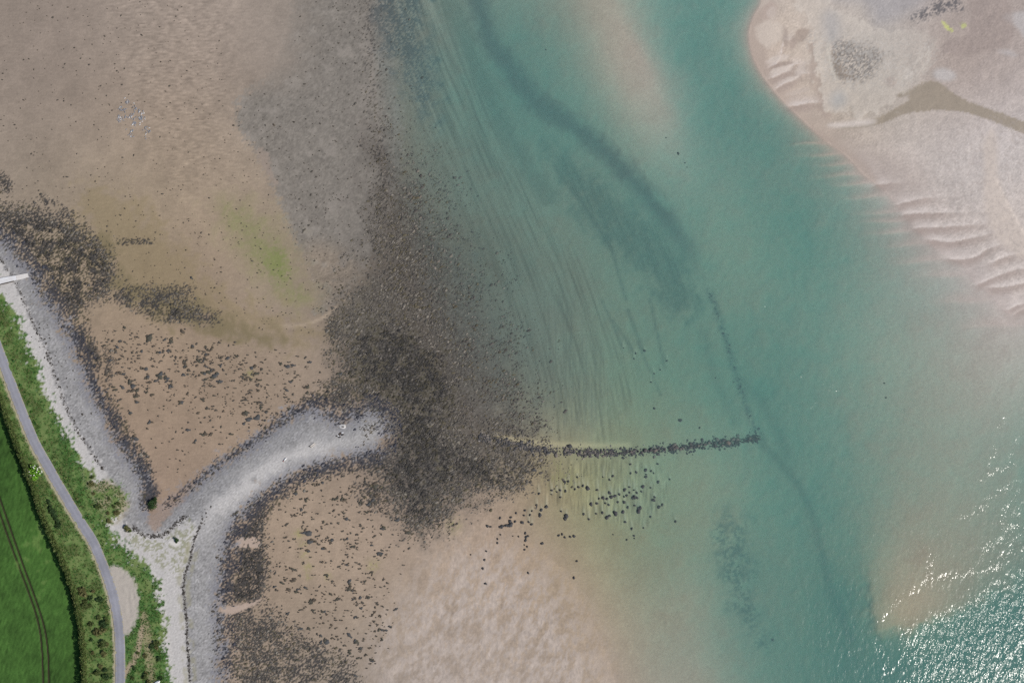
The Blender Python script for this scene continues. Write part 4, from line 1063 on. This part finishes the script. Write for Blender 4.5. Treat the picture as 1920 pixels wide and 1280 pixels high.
def stem_mesh(name, h, r0, seed):
    r = np.random.default_rng(seed)
    V, F = [], []
    tips = [(0, 0, h)] + [(math.cos(a_) * h * .45, math.sin(a_) * h * .45, h * .85) for a_ in r.uniform(0, 6.28, 4)]
    for ti, tp in enumerate(tips):
        b0 = (0, 0, -0.15) if ti == 0 else (0, 0, h * 0.25)
        o_ = len(V)
        for (p_, q) in ((b0, r0 if ti == 0 else r0 * .6), (tp, r0 * .25)):
            for k in range(5):
                V.append((p_[0] + math.cos(k * 1.2566) * q, p_[1] + math.sin(k * 1.2566) * q, p_[2]))
        F += [(o_ + k, o_ + (k + 1) % 5, o_ + 5 + (k + 1) % 5, o_ + 5 + k) for k in range(5)]
    return mesh_np(name, np.array(V, float), np.array(F), M_bark, smooth=True)
M_bark = mat("bark", base=tuple(lin((88, 76, 62))), rough=0.9, spec=0.1, nscale=3, namt=0.25)

# hedge along the field
hp = smooth_pts(FIELD_EDGE, False, 3)
tg = np.gradient(hp, axis=0); tg /= np.linalg.norm(tg, axis=1)[:, None]
hp = hp + np.stack([tg[:, 1], -tg[:, 0]], 1) * 7.0 if tg[len(tg) // 2, 1] < 0 else hp + np.stack([tg[:, 1] * 5.5, -tg[:, 0] * 5.5], 1)
d_ = np.concatenate([[0], np.cumsum(np.linalg.norm(np.diff(hp, axis=0), axis=1))])
nh = 400
tt = np.linspace(0, d_[-1], nh)
hx, hy = np.interp(tt, d_, hp[:, 0]) + rng.normal(0, 1.0, nh), np.interp(tt, d_, hp[:, 1])
hcx, hcy = hx[nh // 2], hy[nh // 2]
hz0 = float(zat(hcx, hcy))
cen_ = [((a_ - hcx) * MPP, (hcy - b_) * MPP, 0.9 + (i_ % 4) * 0.95 + rng.normal(0, .15)) for i_, (a_, b_) in enumerate(zip(hx, hy))]
rad_ = [(1.05 + rng.normal(0, .1), 1.1, 0.9 + rng.normal(0, .12)) for _ in range(nh)]
hedge = link("hedge", None, label="long leafy hedge between the green crop field and the lane", category="hedge")
hedge.location = P(hcx, hcy, hz0)
link("foliage", leaf_mesh("foliage", cen_, rad_, 60000, 0.25, [(88, 102, 54), (74, 94, 44), (104, 110, 66), (64, 86, 42)], 500), parent=hedge)
sm_ = stem_mesh("stem", 2.6, 0.07, 501)
for k in range(6, nh, 18):
    o = link("stem", sm_, parent=hedge)
    o.location = (cen_[k][0], cen_[k][1], 0)
    o.rotation_euler = (0, 0, rng.uniform(0, 6.28))

# bushes
GREENS = {"scrub": [(84, 98, 52), (100, 106, 66), (68, 86, 44)], "dark": [(56, 78, 44), (70, 92, 50), (48, 68, 40)], "lime": [(112, 160, 50), (132, 178, 64), (96, 146, 44)], "olive": [(104, 106, 66), (124, 118, 80), (88, 92, 54)]}
bush_me = {}
for kind_, cols in GREENS.items():
    for v_ in range(3):
        r = np.random.default_rng(600 + v_)
        cs = [(r.normal(0, .35), r.normal(0, .35), 0.55 + r.normal(0, .12)) for _ in range(7)]
        rs_ = [(0.5 + r.uniform(-.1, .15),) * 2 + (0.45,) for _ in range(7)]
        bush_me[kind_, v_] = leaf_mesh("foliage", cs, rs_, 420, 0.17, cols, 610 + v_)
bst = stem_mesh("stem", 0.7, 0.05, 640)
def bush(px, py, s_, kind_, label, group=None):
    e = link("bush", None, label=label, category="bush", group=group)
    e.location = P(px, py, float(zat(px, py)))
    e.rotation_euler = (0, 0, rng.uniform(0, 6.28))
    e.scale = (s_, s_, s_ * rng.uniform(0.75, 1.0))
    link("foliage", bush_me[kind_, int(rng.integers(0, 3))], parent=e)
    link("stem", bst, parent=e)
    return e
lime = bush(67, 886, 2.9, "lime", "bright lime green bush with white blossom beside the hedge")
r = np.random.default_rng(3)
nb_ = 34
dd = r.normal(0, 1, (nb_, 3)); dd[:, 2] = np.abs(dd[:, 2]); dd /= np.linalg.norm(dd, axis=1)[:, None]
cb = dd * np.array([1.0, 1.0, 0.75]) + np.array([0, 0, .35])
sel = cb[:, 0] + -cb[:, 1] > -0.6
cb = cb[sel]; k_ = len(cb)
q_ = 0.09
bv = np.stack([cb + np.array(o_) * q_ for o_ in ((1, 0, 0), (0, 1, 0), (-1, 0, 0), (0, -1, 0))], 1).reshape(-1, 3)
M_blossom = mat("white_blossom", base=(0.75, 0.75, 0.68), rough=0.8, spec=0.1)
link("blossom", mesh_np("blossom", bv, np.arange(4 * k_).reshape(-1, 4), M_blossom, smooth=False), parent=lime)
bush(284, 946, 2.0, "dark", "round dark green bush on the sandy point beside the inlet")
bush(291, 938, 1.3, "dark", "smaller dark bush on the seaward side of the round bush")
bush(331, 1011, 1.15, "dark", "lone low dark bush on the pale beach")
for a_, b_, s_ in ((100, 960, 1.6), (104, 968, 1.3), (96, 950, 1.2), (112, 985, 1.3), (92, 940, 1.0), (108, 975, 1.2)):
    bush(a_, b_, s_, "dark", "dark bush in the thicket between hedge and lane", "thicket between hedge and lane")
for k in range(26):
    b_ = rng.uniform(1090, 1300); a_ = np.interp(b_, [1090, 1187, 1300], [148, 170, 172]) + rng.uniform(0, np.interp(b_, [1090, 1187, 1300], [40, 36, 34]))
    bush(a_, b_, (rng.uniform(1.3, 1.8) if k % 2 else rng.uniform(0.8, 1.2)), ["scrub", "olive", "dark"][k % 3], ("tall " if k % 2 else "low ") + ["green", "olive", "dark green"][k % 3] + " bramble bush in the scrub strip, " + ("upper end" if b_ < 1160 else ("middle" if b_ < 1225 else "lower end")), "scrub strip beside the lane")
for k in range(12):
    b_ = rng.uniform(875, 1000); a_ = np.interp(b_, [875, 940, 1010], [118, 175, 215]) + rng.uniform(4, 48)
    bush(a_, b_, rng.uniform(0.7, 1.4), ["olive", "scrub"][k % 2], ("olive" if k % 2 == 0 else "green") + " straggling bush on the rough ground " + ("beside the lane" if a_ - np.interp(b_, [875, 940, 1010], [118, 175, 215]) < 24 else "beside the inlet") + (", upper end" if b_ < 940 else ", lower end"), "bushes on the rough ground by the inlet")
for k in range(14):
    a_, b_ = rng.uniform(242, 305), rng.uniform(1195, 1290)
    bush(a_, b_, rng.uniform(0.7, 1.4), ["scrub", "dark", "olive"][k % 3], ["green", "dark green", "olive"][k % 3] + " bush on the grassy bank " + ("near the lane" if a_ < 270 else "near the lower beach") + (", upper part" if b_ < 1240 else ", lower part"), "bushes on the lower grassy bank")

# rough grass of the verges
gd = sm(grass + 4 * n_fine, -2, 6) * (roadd > 13) * (1 - sm(lay, -4, 2)) * (fieldm < -2) * (0.35 + cover(0.6, n_patch, 0.4))
gx, gy = sample(gd, 9000, (-100, 500, 340, 1340))
ng = len(gx)
gzz = zat(gx, gy)
hh = rng.lognormal(math.log(0.30), 0.3, ng)
hh = hh * np.where((at(roadd, gx, gy) < 19) & (at(rside, gx, gy) < 0) & (gy < 1050), 2.0, 1.0)
V, C_ = [], []
pal_ = lin(np.array([(82, 124, 56), (100, 132, 68), (62, 104, 45), (124, 130, 84), (74, 120, 66)]))
gci = np.where(rng.uniform(0, 1, ng) < 0.12, 3, rng.integers(0, 5, ng))
near_lane = at(grass, gx, gy) > 0
for b_ in range(6):
    an = rng.uniform(0, 6.28, ng); ln_ = hh * rng.uniform(0.4, 0.9, ng)
    bx, by = (gx - 960) * MPP + rng.normal(0, .12, ng), (640 - gy) * MPP + rng.normal(0, .12, ng)
    wd_ = 0.10 + 0.06 * rng.uniform(0, 1, ng)
    p0 = np.stack([bx - np.sin(an) * wd_, by + np.cos(an) * wd_, gzz - 0.02], 1)
    p1 = np.stack([bx + np.sin(an) * wd_, by - np.cos(an) * wd_, gzz - 0.02], 1)
    p2 = np.stack([bx + np.cos(an) * ln_ * .8, by + np.sin(an) * ln_ * .8, gzz + hh * rng.uniform(.6, 1.2, ng)], 1)
    V.append(np.stack([p0, p1, p2], 1))
    C_.append(np.repeat((pal_[gci] * rng.uniform(.75, 1.25, ng)[:, None])[:, None], 3, 1))
V = np.concatenate(V).reshape(-1, 3); C_ = np.concatenate(C_).reshape(-1, 3)
link("verge_grass", mesh_np("verge_grass", V, np.arange(len(V)).reshape(-1, 3), M_leaf, C_, smooth=False), kind="stuff", label="rough green verge grass along both sides of the lane", category="grass")

# ------------------------------------------------------------------ slipway, boat, bits on the spit, gulls
def prism(name, pts, z0, z1, m, parent=None, bev=0.0):
    """closed prism from a list of map points; z0, z1 callables or numbers"""
    n = len(pts)
    g0 = z0 if callable(z0) else (lambda a_, b_: z0)
    g1 = z1 if callable(z1) else (lambda a_, b_: z1)
    V = [P(a_, b_, g0(a_, b_)) for a_, b_ in pts] + [P(a_, b_, g1(a_, b_)) for a_, b_ in pts]
    c0 = Vector((0, 0, 0))
    F = [tuple(range(n, 2 * n)), tuple(reversed(range(n)))] + [(k, (k + 1) % n, n + (k + 1) % n, n + k) for k in range(n)]
    me_ = bpy.data.meshes.new(name)
    me_.from_pydata(V, [], F)
    me_.update()
    import bmesh
    bm = bmesh.new(); bm.from_mesh(me_); bmesh.ops.recalc_face_normals(bm, faces=bm.faces)
    if bev:
        bmesh.ops.bevel(bm, geom=list(bm.edges), offset=bev, segments=2, affect='EDGES')
    bm.to_mesh(me_); bm.free()
    me_.materials.append(m)
    o = link(name, me_, parent=parent)
    return o
slip = link("slipway", None, label="pale concrete slipway running down the beach at the frame edge", category="slipway")
M_conc2 = mat("warm_concrete", base=tuple(lin((206, 203, 200))), rough=0.8, spec=0.3, nscale=0.8, namt=0.08)
szf = lambda a_, b_: float(np.interp(a_, [-60, 0, 30, 56], [2.2, 1.75, 1.45, 1.05]))
prism("ramp_slab", [(-60, 538), (0, 522.5), (30.5, 517), (32, 525.5), (0, 533.5), (-60, 549)], lambda a_, b_: szf(a_, b_) - 1.4, lambda a_, b_: szf(a_, b_) + 0.12, M_conc, slip, 0.04)
prism("ramp_toe", [(30.7, 516.8), (47, 513.6), (52.5, 513), (53.5, 518.6), (55.5, 519.6), (41, 524.2), (32.2, 526)], lambda a_, b_: szf(a_, b_) - 1.4, lambda a_, b_: szf(a_, b_) + 0.08, M_conc2, slip, 0.04)
prism("side_wall", [(-60, 549.3), (0, 533.8), (27, 527.2), (27.4, 528.6), (0, 535.4), (-60, 551)], lambda a_, b_: szf(a_, b_) - 1.5, lambda a_, b_: szf(a_, b_) + 0.02, M_rust, slip)

def hull(name, L, B, H, m, parent=None):
    V, F = [], []
    ns, nr = 15, 9
    for i in range(ns):
        t_ = i / (ns - 1)
        wdt = B * 0.5 * (math.sin(math.pi * min(1, 0.10 + 0.90 * t_)) ** 0.55 if t_ < 1 else 0.0) * (1.0 if t_ > .5 else (0.72 + 0.56 * t_))
        for k in range(nr):
            a_ = math.pi * k / (nr - 1)
            V.append((L * (t_ - 0.5), math.cos(a_) * max(wdt, 0.02), 0.02 + H * math.sin(a_) ** 0.7 * (0.75 + 0.25 * math.sin(math.pi * t_))))
    for i in range(ns - 1):
        for k in range(nr - 1):
            p_ = i * nr + k
            F.append((p_, p_ + nr, p_ + nr + 1, p_ + 1))
    return link(name, mesh_np(name, np.array(V), np.array(F), m), parent=parent)
boat = link("upturned_boat", None, label="small bright white upturned boat on the grassy bank above the beach", category="boat")
boat.location = P(293.5, 1279, float(zat(293, 1279)) + 0.15)
boat.rotation_euler = (0, 0, R(38))
hull("hull", 3.6, 1.55, 0.75, M_white, boat)
kb = prism("keel", [(960 - 8, 639.8), (960 + 7, 639.8), (960 + 7, 640.2), (960 - 8, 640.2)], 0.70, 0.84, M_white, boat)

def plank(name, px, py, L, B, H, ang_, m, parent, base, dz=0.0):
    me_ = bpy.data.meshes.new(name)
    import bmesh
    bm = bmesh.new(); bmesh.ops.create_cube(bm, size=1.0)
    bmesh.ops.scale(bm, vec=(L, B, H), verts=bm.verts)
    bmesh.ops.bevel(bm, geom=list(bm.edges), offset=min(B, H) * 0.15, segments=1, affect='EDGES')
    bm.to_mesh(me_); bm.free(); me_.materials.append(m)
    o = link(name, me_, parent=parent)
    o.location = Vector(P(px, py, float(zat(px, py)) + H * 0.45 + dz)) - Vector(base.location)
    o.rotation_euler = (0, 0, ang_)
    return o
def root(name, px, py, label, cat):
    e = link(name, None, label=label, category=cat)
    e.location = P(px, py, float(zat(px, py)))
    return e
tf_ = root("timber_frame", 585, 834, "pale oblong timber frame with dark edges on the shingle spit", "debris")
plank("side_rail", 584.5, 834.2, 2.3, 0.55, 0.35, R(38), M_wood, tf_, tf_)
plank("side_rail", 587.0, 835.2, 2.0, 0.28, 0.5, R(38), M_wood, tf_, tf_)
plank("bed", 585.8, 834.8, 1.9, 0.5, 0.12, R(38), M_rust, tf_, tf_)
plank("end_rail", 581.2, 837.0, 0.9, 0.3, 0.4, R(-30), M_rust, tf_, tf_)
wp = root("wreck_remains", 637.5, 815, "broken dark ribs and pale plates beside the tip of the spit", "wreck")
plank("plate", 641.5, 811, 0.75, 0.45, 0.3, R(0), M_conc, wp, wp)
plank("plate", 633.5, 816.8, 0.75, 0.35, 0.3, R(-25), M_conc, wp, wp)
plank("deck", 637, 813.3, 1.3, 0.8, 0.15, R(40), M_rust, wp, wp)
plank("rib", 642.2, 815, 0.95, 0.35, 0.4, R(30), M_rust, wp, wp)
plank("rib", 636.5, 819.3, 0.85, 0.35, 0.4, R(18), M_rust, wp, wp)
plank("rib", 631.3, 817.5, 0.7, 0.35, 0.4, R(-20), M_rust, wp, wp)
mo = root("mooring_block", 643, 800, "dark mooring stump in a pale ring of gravel near the spit tip", "mooring")
tv, tf0 = lump_template(12, ((1.0, -0.1), (0.9, 0.06), (0.5, 0.09)), 720, 0.3)
mo_pad = link("gravel_ring", mesh_np("gravel_ring", tv * np.array([1.25, 1.0, 1.0]), tf0, mat("pale_gravel", base=tuple(lin((196, 194, 192))), rough=0.9, spec=0.2, nscale=4, namt=0.2), smooth=True), parent=mo)
mo_pad.location = (0, 0, 0.02)
plank("stump", 642.7, 799.8, 0.75, 0.4, 0.55, R(0), M_rust, mo, mo)
fl = root("white_float", 534.5, 860.5, "small bright white float with a reddish end on the shingle ridge", "float")
fb = hull("body", 1.5, 0.62, 0.5, M_white, fl); fb.rotation_euler = (0, 0, R(48))
fe = plank("end_cap", 531.0, 863.8, 0.4, 0.42, 0.3, R(48), mat("faded_red", base=tuple(lin((150, 100, 92))), rough=0.7), fl, fl)

# gulls resting on the sand
def gull_mesh(name, m):
    V, F = [], []
    prof = [(-0.34, .01, .10), (-0.22, .06, .11), (-0.05, .12, .13), (0.10, .11, .15), (0.18, .06, .20), (0.22, .055, .26), (0.27, .05, .27), (0.31, .02, .26), (0.36, .006, .25)]
    for x_, r_, zc in prof:
        for k in range(7):
            a_ = k / 7 * 2 * math.pi
            V.append((x_, math.cos(a_) * r_, zc + math.sin(a_) * r_ * 0.9))
    for i in range(len(prof) - 1):
        for k in range(7):
            F.append((i * 7 + k, (i + 1) * 7 + k, (i + 1) * 7 + (k + 1) % 7, i * 7 + (k + 1) % 7))
    return mesh_np(name, np.array(V), np.array(F), m)
gm_, gw_ = gull_mesh("gull", M_gull), gull_mesh("gull", M_gull2)
cl_ = [(680, 400), (780, 385), (880, 480), (590, 545), (960, 590), (1015, 660), (480, 730), (500, 720), (810, 690), (820, 740), (860, 850), (880, 830), (830, 870), (1060, 790), (1000, 800), (1150, 1000), (1130, 980), (780, 1050), (1110, 1140), (760, 1140), (540, 800), (660, 750), (620, 560), (1030, 760)]
for k in range(130):
    c_ = cl_[int(rng.integers(0, len(cl_)))]
    a_, b_ = 180 + (c_[0] + rng.normal(0, 38)) / 11.96, 160 + (c_[1] + rng.normal(0, 38)) / 11.96
    o = link("gull", gm_ if k % 5 else gw_, label=("pale grey gull" if k % 5 else "white gull") + " in the resting flock, " + ("upper" if b_ < 213 else ("middle" if b_ < 232 else "lower")) + (" inland side" if a_ < 238 else (" centre" if a_ < 256 else " seaward side")), category="gull", group="gull flock on the sand")
    o.location = P(a_, b_, float(zat(a_, b_)))
    o.rotation_euler = (0, 0, rng.normal(0.4, 0.8))
    o.scale = (1.25,) * 3
